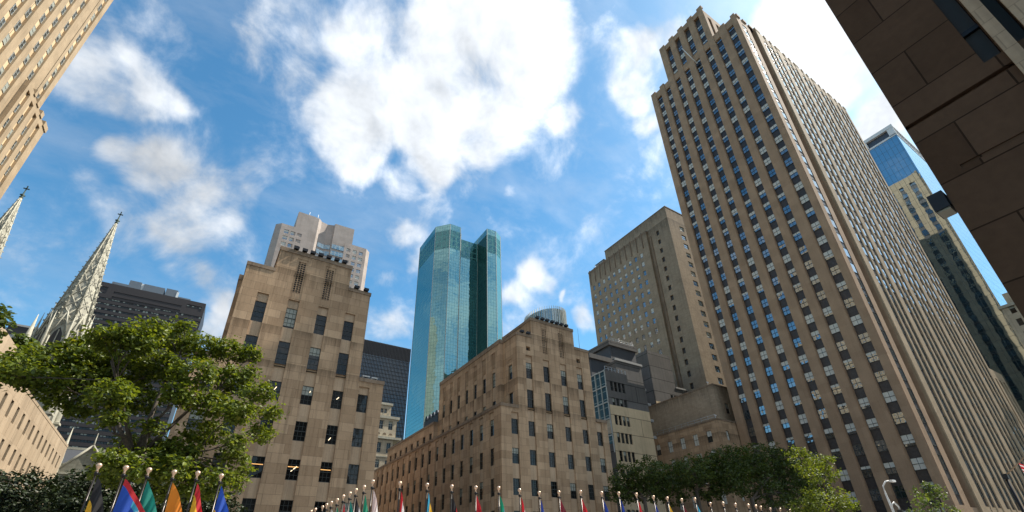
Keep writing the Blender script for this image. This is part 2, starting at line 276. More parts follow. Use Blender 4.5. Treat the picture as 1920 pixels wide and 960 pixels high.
leafmat('shade_leaf', (0.010, 0.019, 0.006), (0.024, 0.040, 0.010), 0.12)  # leaf copy with the shade at lower left put into its colour
leafmat('dark_leaf', (0.03, 0.052, 0.011), (0.075, 0.11, 0.02), 0.35)  # darker leaf copy, the tree row's shade put into its colour
leafmat('small_leaf', (0.05, 0.09, 0.02), (0.12, 0.17, 0.035))
CL = dict(red=(0.55, 0.02, 0.03), blue=(0.02, 0.09, 0.50), deepblue=(0.02, 0.05, 0.30), skyblue=(0.06, 0.40, 0.62), green=(0.01, 0.27, 0.15), teal=(0.01, 0.24, 0.19), orange=(0.85, 0.27, 0.02),
          yellow=(0.85, 0.48, 0.03), white=(0.78, 0.74, 0.74), black=(0.016, 0.015, 0.018), maroon=(0.20, 0.015, 0.03), pink=(0.75, 0.58, 0.55), emblem=(0.62, 0.42, 0.36))
for k, v in CL.items(): cloth('cloth_' + k, v)

# ------------------------------------------------------------------ mesh helpers
class MB:
    def __init__(s): s.v = []; s.f = []; s.m = []; s.slots = []; s.smooth = []
    def mi(s, mat):
        if mat not in s.slots: s.slots.append(mat)
        return s.slots.index(mat)
    def poly(s, pts, mat, smooth=False):
        b = len(s.v); s.v.extend(pts); s.f.append(tuple(range(b, b + len(pts)))); s.m.append(s.mi(mat)); s.smooth.append(smooth)
    def box(s, x0, x1, y0, y1, z0, z1, mat, skip=''):
        P = [(x0, y0, z0), (x1, y0, z0), (x1, y1, z0), (x0, y1, z0), (x0, y0, z1), (x1, y0, z1), (x1, y1, z1), (x0, y1, z1)]
        b = len(s.v); s.v.extend(P); k = s.mi(mat)
        for nm, q in (('b', (0, 3, 2, 1)), ('t', (4, 5, 6, 7)), ('W', (0, 1, 5, 4)), ('S', (1, 2, 6, 5)), ('E', (2, 3, 7, 6)), ('N', (3, 0, 4, 7))):
            if nm in skip: continue
            s.f.append(tuple(b + i for i in q)); s.m.append(k); s.smooth.append(False)
    def obox(s, c, ax, ay, az, mat):
        c = Vector(c); ax = Vector(ax); ay = Vector(ay); az = Vector(az); b = len(s.v); k = s.mi(mat)
        for sz in (-1, 1):
            for sx, sy in ((-1, -1), (1, -1), (1, 1), (-1, 1)): s.v.append(tuple(c + ax * sx + ay * sy + az * sz))
        for q in ((0, 3, 2, 1), (4, 5, 6, 7), (0, 1, 5, 4), (1, 2, 6, 5), (2, 3, 7, 6), (3, 0, 4, 7)):
            s.f.append(tuple(b + i for i in q)); s.m.append(k); s.smooth.append(False)
    def prism(s, pts, z0, z1, mat, cap=None, mats=None):
        n = len(pts)
        for i in range(n):
            a, b = pts[i], pts[(i + 1) % n]
            s.poly([(a[0], a[1], z0), (b[0], b[1], z0), (b[0], b[1], z1), (a[0], a[1], z1)], (mats[i] if mats else mat))
        s.poly([(p[0], p[1], z1) for p in pts], cap or mat)
    def rings(s, rings, mat, smooth=True, close=True, capend=True):
        k = s.mi(mat); b = len(s.v); n = len(rings[0])
        for r in rings: s.v.extend([tuple(p) for p in r])
        for i in range(len(rings) - 1):
            for j in range(n if close else n - 1):
                a = b + i * n + j; c = b + i * n + (j + 1) % n
                s.f.append((a, c, c + n, a + n)); s.m.append(k); s.smooth.append(smooth)
        if capend:
            s.f.append(tuple(b + j for j in range(n))[::-1]); s.m.append(k); s.smooth.append(False)
            e = b + (len(rings) - 1) * n
            s.f.append(tuple(e + j for j in range(n))); s.m.append(k); s.smooth.append(False)
    def tube(s, pts, rad, mat, n=8):
        pts = [Vector(p) for p in pts]; rs = []
        if isinstance(rad, (int, float)): rad = [rad] * len(pts)
        up = Vector((0.13, 0.07, 1)).normalized()
        for i, p in enumerate(pts):
            d = (pts[min(i + 1, len(pts) - 1)] - pts[max(i - 1, 0)]).normalized()
            a = d.cross(up)
            if a.length < 0.2: a = d.cross(Vector((1, 0, 0)))
            a.normalize(); c = d.cross(a)
            rs.append([p + (a * math.cos(t) + c * math.sin(t)) * rad[i] for t in [2 * math.pi * j / n for j in range(n)]])
        s.rings(rs, mat)
    def lathe(s, prof, c, mat, n=12):
        s.rings([[(c[0] + r * math.cos(2 * math.pi * j / n), c[1] + r * math.sin(2 * math.pi * j / n), c[2] + z) for j in range(n)] for r, z in prof], mat)
    def build(s, name, parent=None, loc=None):
        me = s.mesh(name); return link(name, me, parent, loc)
    def mesh(s, name):
        me = bpy.data.meshes.new(name); me.from_pydata(s.v, [], s.f)
        for m in s.slots: me.materials.append(MATS[m])
        me.polygons.foreach_set('material_index', s.m); me.polygons.foreach_set('use_smooth', s.smooth); me.update()
        return me
def link(name, me, parent=None, loc=None):
    o = bpy.data.objects.new(name, me); COL.objects.link(o)
    if parent is not None: o.parent = parent
    if loc is not None: o.location = loc
    return o
def tag(o, label=None, cat=None, group=None, kind=None):
    if label: o['label'] = label
    if cat: o['category'] = cat
    if group: o['group'] = group
    if kind: o['kind'] = kind
    return o
def root(name, loc, label, cat, group=None):
    o = bpy.data.objects.new(name, None); COL.objects.link(o); o.location = loc; o.empty_display_size = 1
    return tag(o, label, cat, group)
def local(mb, o):
    """world-space mesh data under a moved parent: shift the vertices"""
    x, y, z = o.location
    mb.v = [(a - x, b - y, c - z) for a, b, c in mb.v]; return mb
def part(mb, name, rt): return local(mb, rt).build(name, rt)
def pt(kind, c, u, z, d):
    return {'W': (u, c + d, z), 'N': (c + d, u, z), 'S': (c - d, u, z), 'E': (u, c - d, z)}[kind]
def relief(mb, kind, c, u0, u1, z0, z1, mat, rects=()):
    """a wall with recessed rectangles (u0,u1,z0,z1,depth,material); later ones win"""
    us = sorted({u0, u1, *[min(max(r[i], u0), u1) for r in rects for i in (0, 1)]})
    zs = sorted({z0, z1, *[min(max(r[i], z0), z1) for r in rects for i in (2, 3)]})
    def cell(i, j):
        if i < 0 or j < 0 or i >= len(us) - 1 or j >= len(zs) - 1: return (0, mat)
        uc = (us[i] + us[i + 1]) / 2; zc = (zs[j] + zs[j + 1]) / 2; res = (0, mat)
        for r in rects:
            if r[0] < uc < r[1] and r[2] < zc < r[3]: res = (r[4], r[5] or mat)
        return res
    g = [[cell(i, j) for j in range(len(zs) - 1)] for i in range(len(us) - 1)]
    for i in range(len(us) - 1):
        j = 0
        while j < len(zs) - 1:
            k = j
            while k + 1 < len(zs) - 1 and g[i][k + 1] == g[i][j]: k += 1
            d, m = g[i][j]; a, b, e, f = us[i], us[i + 1], zs[j], zs[k + 1]
            mb.poly([pt(kind, c, a, e, d), pt(kind, c, b, e, d), pt(kind, c, b, f, d), pt(kind, c, a, f, d)], m)
            j = k + 1
    for i in range(-1, len(us) - 1):
        for j in range(len(zs) - 1):
            A, B = cell(i, j), cell(i + 1, j)
            if A[0] != B[0]:
                u = us[i + 1]; m = A[1] if A[0] < B[0] else B[1]
                mb.poly([pt(kind, c, u, zs[j], A[0]), pt(kind, c, u, zs[j], B[0]), pt(kind, c, u, zs[j + 1], B[0]), pt(kind, c, u, zs[j + 1], A[0])], m)
    for j in range(-1, len(zs) - 1):
        for i in range(len(us) - 1):
            A, B = cell(i, j), cell(i, j + 1)
            if A[0] != B[0]:
                z = zs[j + 1]; m = A[1] if A[0] < B[0] else B[1]
                mb.poly([pt(kind, c, us[i], z, A[0]), pt(kind, c, us[i + 1], z, A[0]), pt(kind, c, us[i + 1], z, B[0]), pt(kind, c, us[i], z, B[0])], m)
def tier(mb, x0, x1, y0, y1, z0, z1, mat, W=(), N=(), S_=(), E=(), roof='roof_tar'):
    relief(mb, 'W', y0, x0, x1, z0, z1, mat, W); relief(mb, 'E', y1, x0, x1, z0, z1, mat, E)
    relief(mb, 'N', x0, y0, y1, z0, z1, mat, N); relief(mb, 'S', x1, y0, y1, z0, z1, mat, S_)
    mb.poly([(x0, y0, z1 - .3), (x1, y0, z1 - .3), (x1, y1, z1 - .3), (x0, y1, z1 - .3)], roof)
def coping(mb, x0, x1, y0, y1, z, mat='limestone_coping', out=0.09, h=0.42, w=0.6, gap=None):
    o = out
    if gap:
        mb.box(x0 - o, gap[0], y0 - o, y0 + w, z - h, z + 0.06, mat); mb.box(gap[1], x1 + o, y0 - o, y0 + w, z - h, z + 0.06, mat)
    else: mb.box(x0 - o, x1 + o, y0 - o, y0 + w, z - h, z + 0.06, mat); mb.box(x0 - o, x1 + o, y1 - w, y1 + o, z - h, z + 0.06, mat)
    mb.box(x0 - o, x0 + w, y0 + w, y1 - w, z - h, z + 0.06, mat); mb.box(x1 - w, x1 + o, y0 + w, y1 - w, z - h, z + 0.06, mat)

# windows ------------------------------------------------------------
WT = {}
def wtemplate(w, h, nc, nr, frame, pane, blind, bf, sash=True):
    key = (round(w, 2), round(h, 2), nc, nr, frame, pane, blind, bf, sash)
    if key in WT: return WT[key]
    f = MB(); t = 0.05; d = 0.05; a, b = w / 2, h / 2
    f.box(-a, -a + t, -d, 0.02, -b, b, frame); f.box(a - t, a, -d, 0.02, -b, b, frame)
    f.box(-a + t, a - t, -d, 0.02, -b, -b + t * 1.5, frame); f.box(-a + t, a - t, -d, 0.02, b - t, b, frame)
    if sash: f.box(-a + t, a - t, -d - 0.01, 0.02, -0.04, 0.04, frame)
    m = 0.035 if nr > 1 else 0.06
    for i in range(1, nc):
        x = -a + w * i / nc; f.box(x - m / 2, x + m / 2, -d * .8, 0.015, -b + t, b - t, frame)
    for j in range(1, nr):
        if sash and j * 2 == nr: continue
        z = -b + h * j / nr; f.box(-a + t, a - t, -d * .7, 0.012, z - m / 2, z + m / 2, frame)
    p = MB(); p.poly([(-a, 0.01, -b), (a, 0.01, -b), (a, 0.01, b), (-a, 0.01, b)], pane)
    bl = None
    if bf > 0:
        bl = MB(); bl.poly([(-a, 0.0, b - h * bf), (a, 0.0, b - h * bf), (a, 0.0, b), (-a, 0.0, b)], blind)
    WT[key] = (f, p, bl, f.mesh('window'), p.mesh('pane'), bl.mesh('blind') if bl else None)
    return WT[key]
ROT = {'W': 0, 'N': -math.pi / 2, 'S': math.pi / 2, 'E': math.pi}
def view_area(p, kind, w, h):
    v = Vector(p) - Vector((0, 0, CAMZ)); q = [sum(R[i][j] * v[j] for j in range(3)) for i in range(3)]
    if q[2] < 1: return 0
    x, y = F * q[0] / q[2] + PX, F * q[1] / q[2] + PY
    n = {'W': (0, -1), 'N': (-1, 0), 'S': (1, 0), 'E': (0, 1)}[kind]; dd = v.length
    cs = -(v[0] * n[0] + v[1] * n[1]) / dd
    if cs <= 0: return 0
    k = w * h * cs / dd ** 2
    return k if (-20 < x < 1940 and -20 < y < 980) else k * 1e-4
def windows(rt, items, nc=1, nr=1, frame='window_frame', pane='pane', blinds=((0, 5), (.3, 2), (.5, 2)), blind='blind', limit=100, sash=True, name='window'):
    """items: (kind, plane, u0, u1, z0, z1, depth); the largest `limit` become parts with pane and blind, the rest one part"""
    ls = []
    for it in items:
        k, c, u0, u1, z0, z1, d = it
        ls.append((view_area(pt(k, c, (u0 + u1) / 2, (z0 + z1) / 2, d), k, u1 - u0, z1 - z0), it))
    ls.sort(key=lambda a: -a[0]); rest = MB(); nrest = 0
    tot = sum(b[1] for b in blinds)
    for i, (ar, (k, c, u0, u1, z0, z1, d)) in enumerate(ls):
        r = random.random() * tot; bf = blinds[-1][0]
        for b, wt in blinds:
            if r < wt: bf = b; break
            r -= wt
        T = wtemplate(u1 - u0, z1 - z0, nc, nr, frame, pane, blind, bf, sash)
        P = pt(k, c, (u0 + u1) / 2, (z0 + z1) / 2, d)
        if i < limit:
            o = link(name, T[3], rt, tuple(Vector(P) - rt.location)); o.rotation_euler = (0, 0, ROT[k])
            link('pane', T[4], o)
            if T[5]: link('blind', T[5], o)
        else:
            nrest += 1; cs, sn = math.cos(ROT[k]), math.sin(ROT[k])
            for mb in (T[0], T[1], T[2]):
                if mb is None: continue
                b = len(rest.v); rest.v.extend([(P[0] + x * cs - y * sn, P[1] + x * sn + y * cs, P[2] + z) for x, y, z in mb.v])
                rest.f.extend([tuple(b + q for q in f) for f in mb.f]); rest.m.extend([rest.mi(mb.slots[0])] * len(mb.f)); rest.smooth.extend([False] * len(mb.f))
    if nrest: tag(part(rest, name, rt), kind='stuff')

# ------------------------------------------------------------------ ground
g = MB(); g.poly([(-3000, -3000, -0.02), (3000, -3000, -0.02), (3000, 3000, -0.02), (-3000, 3000, -0.02)], 'asphalt'); tag(g.build('ground'), kind='structure')
g = MB(); g.box(-12, 62, -30, 54, -0.016, 0.12, 'paving', 'b'); tag(g.build('pavement'), kind='structure')

# ------------------------------------------------------------------ the twin six-storey blocks on the promenade
ROWS = [(2.6, 4.8), (6.8, 9.0), (11.0, 13.2), (15.2, 17.4), (19.4, 21.65)]
def grille(rt, x0, x1, z0, z1, kind='W', c=57.0):
    mb = MB(); n = 3; rows = int((z1 - z0) / 0.3)
    for i in range(n + 1):
        u = x0 + (x1 - x0) * i / n; P = pt(kind, c, u, 0, 0.03); Q = 0.035
        if kind == 'W': mb.box(u - Q, u + Q, c + .0, c + .1, z0, z1, 'limestone')
        else: mb.box(c, c + .1, u - Q, u + Q, z0, z1, 'limestone')
    for j in range(rows + 1):
        z = z0 + (z1 - z0) * j / rows
        for i in range(n):
            a = x0 + (x1 - x0) * i / n; b = x0 + (x1 - x0) * (i + 1) / n
            sgn = 1 if (i + j) % 2 else -1; dz = .12 if i == 1 else .03
            if j == rows: continue
            za, zb = (z + .04, z + .04 + dz) if sgn > 0 else (z + .04 + dz, z + .04)
            P = [pt(kind, c, a, za, .04), pt(kind, c, b, zb, .04), pt(kind, c, b, zb + .09, .04), pt(kind, c, a, za + .09, .04)]
            mb.poly(P, 'limestone')
            if i == 1: mb.poly([pt(kind, c, a + .1, z + .1, .045), pt(kind, c, b - .1, z + .1, .045), pt(kind, c, b - .1, z + .22, .045), pt(kind, c, a + .1, z + .22, .045)], 'limestone')
    part(mb, 'grille', rt)

def promenade_block(rt, X, mir, yend, nN):
    """X: left edge of the lower block; mir: True mirrors the front"""
    W = 20.9
    def mx(a, b): return (X + W - b, X + W - a) if mir else (X + a, X + b)
    cols = [mx(a, a + 1.27) for a in (1.78, 4.83, 8.27, 11.83, 15.35, 18.42)]
    mb = MB(); items = []
    # lower block, front
    a0, a1 = mx(3.2, 18.5); c0, c1 = mx(6.2, 15.35)
    rW = [(a, b, 0, 23.7 if (a0 < a < a1) else 22.6, .2, 'spandrel_stone') for a, b in cols]
    for a, b in cols:
        for z0, z1 in ROWS: rW.append((a, b, z0, z1, .34, None)); items.append(('W', 57, a, b, z0, z1, .30))
    up = cols[1:5]
    # flank columns every 3.22 m
    fl = [(59.04 + 3.22 * k, 60.37 + 3.22 * k) for k in range(nN)]
    side = 'S' if mir else 'N'; oth = 'N' if mir else 'S'
    pN = []; iN = []; pO = []; iO = []
    cN = X + W if side == 'S' else X; cO = X if side == 'S' else X + W
    for a, b in fl:
        for lst, its, kk, cc in ((pN, iN, side, cN), (pO, iO, oth, cO)):
            lst.append((a, b, 0, 22.9, .16, 'spandrel_stone'))
            for z0, z1 in ROWS:
                lst.append((a, b, z0, z1 + .2, .34, None)); its.append((kk, cc, a, b, z0, z1 + .2, .30))
    fr = {'W': rW, side: pN, oth: pO}
    tier(mb, X, X + W, 57, yend, 0, 23.7, 'limestone', W=fr['W'], N=fr['N'], S_=fr['S'])
    cp = MB(); coping(cp, X, X + W, 57, yend, 23.7, gap=(a0 - .02, a1 + .02))
    items += iN; items += iO
    # middle tier: front block over columns 2-5
    a0, a1 = mx(3.2, 18.5)
    r = [(c0, c1, 32.31, 36.2, 1.2, None)] + [(a, b, 23.3, 32.3, .2, 'spandrel_stone') for a, b in up]
    for a, b in up:
        for z0, z1 in ((23.7, 26.65), (28.5, 31.2)): r.append((a, b, z0, z1, .34, None)); items.append(('W', 57.003, a, b, z0, z1, .30))
    for k_ in (() if mir else (0, 3)):
        a, b = up[k_]; r += [(a, b, 32, 32.4, .2, None), (a + .2, b - .25, 33.25, 34.0, .5, 'groove')]
    nu = (58.55, 59.75)
    rn = [(nu[0], nu[1], 23.4, 32, .07, None)]
    for z0, z1 in ((24.2, 26.4), (28.6, 31.1)):
        rn.append((*nu, z0, z1, .34, None)); items.append(('N', a0, *nu, z0, z1, .30)); items.append(('S', a1, *nu, z0, z1, .30))
    tier(mb, a0, a1, 57.003, 62, 23.45, 36.1, 'limestone', W=r, N=rn, S_=rn)
    coping(cp, a0, a1, 57.003, 62, 36.1, gap=(c0, c1))
    # central crown with its two pierced grilles
    c0, c1 = mx(6.2, 15.35)
    gl = [(up[1][0] + .15, up[1][1] - .15), (up[2][0] + .15, up[2][1] - .15)]
    r = [(a - .2, b + .2, 32, 38.5, .05, None) for a, b in gl] + [(a, b, 33.4, 38.1, .28, 'groove') for a, b in gl] 
    r += [(a, b, 34.9, 38.9, 0, None) for a, b in ()]
    tier(mb, c0, c1, 57.0, 66, 32.3, 39.55, 'limestone', W=r)
    coping(cp, c0, c1, 57.0, 66, 39.55, h=.5)
    for a, b in gl: grille(rt, a, b, 33.4, 38.1, 'W', 57.03)
    # long wings behind, a bit wider than the front block
    b0, b1 = mx(2.6, 19.0)
    wc = [(62.75 + 3.2 * k, 63.95 + 3.2 * k) for k in range(7)]
    rn = []
    for a, b in wc:
        rn.append((a, b, 23.4, 34.6, .16, 'spandrel_stone')); rn.append((a + .25, b - .25, 31.9, 34.4, .2, 'groove'))
        for z0, z1 in ((23.9, 26.2), (28.5, 31.1)):
            rn.append((a, b, z0, z1, .34, None)); items.append(('N', b0, a, b, z0, z1, .30)); items.append(('S', b1, a, b, z0, z1, .30))
    tier(mb, b0, b1, 61.2, 84.8, 23.45, 36.35, 'limestone', N=rn, S_=rn)
    coping(cp, b0, b1, 61.2, 84.8, 36.35, h=.7)
    for a, b in wc: grille(rt, a + .25, b - .25, 31.9, 34.4, 'N', b0 + .02)
    # attic further back
    e0, e1 = mx(1.7, 19.4)
    ac = [(85.6 + 3.2 * k, 86.8 + 3.2 * k) for k in range(8)]; rn = []
    for a, b in ac:
        rn.append((a, b, 24.6, 26.1, .3, None)); items.append(('N', e0, a, b, 24.6, 26.1, .26)); items.append(('S', e1, a, b, 24.6, 26.1, .26))
    tier(mb, e0, e1, 84.8, 111, 23.45, 28.1, 'limestone', N=rn, S_=rn)
    coping(cp, e0, e1, 84.9, 111, 28.1)
    part(mb, 'wall', rt); part(cp, 'coping', rt)
    windows(rt, items, nc=3, nr=4, blinds=((0, 8), (.35, 2), (.5, 2), (.9, .3)), limit=100)
    return cols, up
b_brit = root('limestone_block', (7.1, 57, 0), 'stepped brown limestone block standing behind the big leafy sunlit tree', 'building', 'twin stepped limestone blocks')
bc, bu = promenade_block(b_brit, -3.3, True, 118, 18)
b_mais = root('limestone_block', (45.7, 57, 0), 'stepped brown limestone block at the middle, with a long receding flank of windows', 'building', 'twin stepped limestone blocks')
mc, mu = promenade_block(b_mais, 35.3, False, 119, 18)
# lit fittings seen behind the panes of the left block
for (ci, ri, dx, dz, L_, tilt, mat) in ((3, 4, .1, .3, .45, 1.1, 'lit_lamp'), (2, 4, .3, .5, .2, 1.2, 'lit_lamp'), (1, 4, .1, .2, .4, .9, 'lit_lamp'), (1, 3, -.1, -.5, .4, 1.0, 'lit_lamp'), (2, 2, .1, .1, .8, .8, 'lit_lamp'), (1, 2, 0, .25, 1.1, 0, 'amber_lamp'), (2, 2, 0, .3, 1.1, 0, 'amber_lamp'), (3, 2, 0, .3, 1.1, 0, 'amber_lamp')):
    cs = sorted(bc, reverse=True); a, b = cs[ci]; z0, z1 = ROWS[ri]; x = (a + b) / 2 + dx; z = (z0 + z1) / 2 + dz
    mb = MB(); mb.obox((x, 57.27, z), (math.cos(tilt) * L_ / 2, 0, math.sin(tilt) * L_ / 2), (0, .012, 0), (-math.sin(tilt) * .04, 0, math.cos(tilt) * .04), mat)
    part(mb, 'ceiling_lamp', b_brit)

def floodlight(x, y, z, label, grp):
    r = root('floodlight', (x, y, z), label, 'floodlight', grp)
    m = MB(); m.box(-.3, .3, -.38, .1, .1, .42, 'black_metal'); m.box(-.33, .33, -.42, -.38, .07, .45, 'black_metal'); m.build('lamp_housing', r)
    m = MB(); m.box(-.05, .05, -.02, .3, -.05, .12, 'black_metal'); m.box(-.3, -.26, -.1, .1, .0, .3, 'black_metal'); m.box(.26, .3, -.1, .1, .0, .3, 'black_metal'); m.build('bracket', r)
    return r
ORD = ['leftmost', 'second from left', 'third from left', 'fourth from left', 'fifth from left', 'sixth from left', 'rightmost']
for i, x in enumerate((4.02, 5.07, 6.09, 7.1, 8.15, 9.21, 10.25)): floodlight(x, 57.0, 39.6, '%s of seven black floodlights on the crown of the left limestone block' % ORD[i], 'floodlights on the crown of the left block')
floodlight(12.4, 57.05, 36.15, 'black floodlight on the right lower shoulder of the left block, nearer the crown', 'floodlights on the shoulder of the left block')
floodlight(13.7, 57.05, 36.15, 'black floodlight on the right lower shoulder of the left block, at its outer corner', 'floodlights on the shoulder of the left block')
for i, x in enumerate((42.86, 43.93, 44.93, 46.04, 47.05, 48.08, 49.09)): floodlight(x, 57.0, 39.6, '%s of seven black floodlights on the crown of the middle limestone block' % ORD[i], 'floodlights on the crown of the middle block')
floodlight(39.55, 57.05, 36.15, 'black floodlight on the left shoulder of the middle block, at its outer corner', 'floodlights on the shoulder of the middle block')
floodlight(40.8, 57.05, 36.15, 'black floodlight on the left shoulder of the middle block, beside the crown', 'floodlights on the shoulder of the middle block')

# rooftop bits
def vent_box(x, y, z, w, d, h, label, mat='white_paint'):
    r = root('rooftop_vent', (x, y, z), label, 'roof vent', 'white rooftop vents')
    m = MB(); m.box(-w / 2, w / 2, -d / 2, d / 2, .12, h, mat); m.box(-w / 2 - .06, w / 2 + .06, -d / 2 - .06, d / 2 + .06, h, h + .06, mat); m.build('housing', r)
    m = MB()
    for i in range(5): m.box(-w / 2 + .05, w / 2 - .05, -d / 2 - .02, -d / 2 + .0, .2 + i * (h - .3) / 5, .24 + i * (h - .3) / 5, 'black_metal')
    m.build('grating', r)
    m = MB(); m.box(-w / 2 + .05, -w / 2 + .15, -d / 2 + .1, d / 2 - .1, 0, .12, 'black_metal'); m.box(w / 2 - .15, w / 2 - .05, -d / 2 + .1, d / 2 - .1, 0, .12, 'black_metal'); m.build('stand', r)
vent_box(15.35, 57.6, 23.75, .8, .5, .45, 'small white vent box on the left block low right roof, nearer its tower')
vent_box(16.45, 57.6, 23.75, .7, .5, .4, 'small white vent box on the left block low right roof, at its outer end')
def camera_mast(x, y, z, label):
    r = root('rooftop_camera', (x, y, z), label, 'roof camera')
    m = MB(); m.box(-.04, .04, -.04, .04, 0, .7, 'white_paint'); m.build('post', r)
    m = MB(); m.box(-.42, .42, -.09, .09, .62, .76, 'white_paint'); m.box(-.16, .1, -.12, .12, .42, .62, 'white_paint'); m.build('head', r)
camera_mast(97.2, 63.7, 31.5, 'small white camera on the roof corner of the low wing beside the tall striped tower')
camera_mast(102.6, 67.2, 41.6, 'small white camera on the roof edge of the brown block beside the tall striped tower')
def antenna(x, y, z, h, label, r_=.035):
    r = root('roof_antenna', (x, y, z), label, 'antenna', 'whip antennas on the roofs')
    m = MB(); m.tube([(0, 0, 0), (0, 0, h)], [r_, r_ * .45], 'black_metal', 6); m.build('mast', r)
    m = MB(); m.box(-.12, .12, -.12, .12, 0, .25, 'black_metal'); m.build('base', r)
antenna(53.0, 58.2, 36.1, 4.8, 'thin whip antenna on the right shoulder of the middle limestone block')
antenna(80.0, 76.2, 47.0, 12, 'thin tall whip antenna above the grey stepped building')
# rooftop cooling equipment behind the left flank of the middle block
r = root('cooling_unit', (39.5, 89, 28.1), 'dark rooftop cooling unit with curved hoods on the long flank of the middle block', 'cooling unit')
m = MB(); m.box(-1.2, 2.5, -3, 4, 0, 2.2, 'black_metal'); m.build('cabinet', r)
for i in range(4):
    m = MB(); y = -2.4 + i * 1.7
    for a in range(8):
        t0, t1 = math.pi * a / 8, math.pi * (a + 1) / 8
        m.poly([(-1.3, y + .75 * math.cos(t0), 2.2 + .9 * math.sin(t0)), (2.4, y + .75 * math.cos(t0), 2.2 + .9 * math.sin(t0)), (2.4, y + .75 * math.cos(t1), 2.2 + .9 * math.sin(t1)), (-1.3, y + .75 * math.cos(t1), 2.2 + .9 * math.sin(t1))], 'louver')
    m.poly([(-1.3, y + .75 * math.cos(math.pi * a / 8), 2.2 + .9 * math.sin(math.pi * a / 8)) for a in range(9)], 'black_metal'); m.build('hood', r)

# ------------------------------------------------------------------ tall striped tower on the right
rt = root('office_tower', (137, 46, 0), 'tall brown stone tower with bold vertical window stripes filling the right of the view', 'tower')
mb = MB(); sp_ = MB(); items = []; itW = []
strips = [(31.65, 33.55), (35.95, 37.75), (39.75, 41.55), (43.75, 45.55), (47.75, 49.5), (51.6, 53.35), (55.75, 57.45), (59.4, 61.2)]
rN = [(a, b, 4.5, 144.6, .55, 'spandrel') for a, b in strips]
for a, b in strips:
    for k in range(-4, 31): items.append(('N', 104, a, b, 23.35 + 4 * k, 25.4 + 4 * k, .46))
rS = rN
tW = [(106.1, 108.3, 9.6, 144.5, .14, 'spandrel'), (110.6, 113.4, 9.4, 148, 1.6, 'groove')]
tier(mb, 104, 113.45, 30.1, 63.3, 0, 147.6, 'tower_stone', N=rN, W=tW)
Wc = []
for g_ in range(5):
    for q in range(3): Wc.append((116.6 + 10.9 * g_ + 3.15 * q, 118.35 + 10.9 * g_ + 3.15 * q))
rW = [(a, b, 9.7, 144.5, .14, 'spandrel') for a, b in Wc]
tier(mb, 113.45, 170, 29.7, 63.3, 0, 148.2, 'pale_stone', W=rW, S_=rS)
for k in range(-3, 31):
    itW.append(('W', 30.1, 106.1, 108.3, 23.2 + 4 * k, 25.7 + 4 * k, .08))
    for a, b in Wc: itW.append(('W', 29.7, a, b, 23.2 + 4 * k, 25.7 + 4 * k, .08))
    for a, b in strips: itW.append(('S', 170, a, b, 23.35 + 4 * k, 25.6 + 4 * k, .46))
# high centre
cs_ = [s for s in strips if 38.5 < s[0] < 55]
rC = [(a, b, 147.6, 161.6, .55, 'spandrel') for a, b in cs_]
for a, b in cs_:
    for k in (31, 32, 33): items.append(('N', 103.99, a, b, 23.35 + 4 * k, 25.4 + 4 * k, .46))
    rC.append((a, b, 159.2, 161.6, .9, 'groove'))
wC = [(106.8, 108.6, 147.7, 161.5, .5, 'spandrel'), (111, 112.6, 147.7, 161.5, .5, 'spandrel')]
for k in (31, 32, 33): itW.append(('W', 38.3, 106.8, 108.6, 23.35 + 4 * k, 25.6 + 4 * k, .42))
tier(mb, 103.99, 122, 38.3, 55.5, 147, 164, 'tower_stone', N=rC, W=wC)
# low annexe at the far end
aW = [(a, a + 1.5, 9.7, 43.6, .5, 'spandrel') for a in (172.0, 175.2, 178.4)]
for a in (172.0, 175.2, 178.4):
    for k in range(-3, 5): itW.append(('W', 29.9, a, a + 1.5, 23.35 + 4 * k, 25.6 + 4 * k, .4))
tier(mb, 170, 181.5, 29.9, 63.3, 0, 46.3, 'pale_stone', W=aW)
part(mb, 'wall', rt)
cp = MB()
# piers rise a little above the parapet and give the stepped outline
edges = [30.1] + [v for s in strips for v in s] + [63.3]
for i in range(0, len(edges) - 1, 2):
    a, b = edges[i], edges[i + 1]; hi = 38 < (a + b) / 2 < 56
    z = 164 if hi else 147.6
    cp.box(103.78, 104.9, a + .12, b - .12, z - .2, z + .75, 'tower_stone')
    cp.box(103.8, 103.985, a + .1, b - .1, 0, z - .2, 'tower_stone')
for x in [104.6 + i * 3.2 for i in range(3)]: cp.box(x, x + 1.7, 29.85, 30.6, 147.3, 148.4, 'tower_stone')
part(cp, 'pier', rt)
cp = MB(); prev = 113.5
for a, b in Wc + [(170.2, 0)]:
    cp.box(prev + .25, a - .25, 29.62, 29.698, 0, 147.8, 'pale_stone'); cp.box(prev + .2, a - .2, 29.55, 30.2, 147.8, 148.9, 'pale_stone'); prev = b
part(cp, 'pier', rt)
windows(rt, items + [], nc=2, nr=1, frame='window_frame', pane='sky_pane', blinds=((0, 4), (.25, 2), (.45, 3), (.75, 2), (1, 2)), blind='white_blind', limit=100)
windows(rt, itW, nc=1, nr=1, pane='sky_pane', blinds=((0, 1),), blind='blind', limit=0, sash=False)
# pole sticking out of the tower's north front, near the top
r = root('facade_flagpole', (104, 44.7, 142), 'thin white bare pole leaning out from the top of the striped tower', 'flagpole')
m = MB(); m.tube([(-.2, 0, 0), (-4.5, 1.2, 6.5)], [.16, .09], 'white_paint', 8); m.build('pole', r)
m = MB(); m.box(-.5, -.02, -.45, .45, -.9, .5, 'black_metal'); m.build('bracket', r)

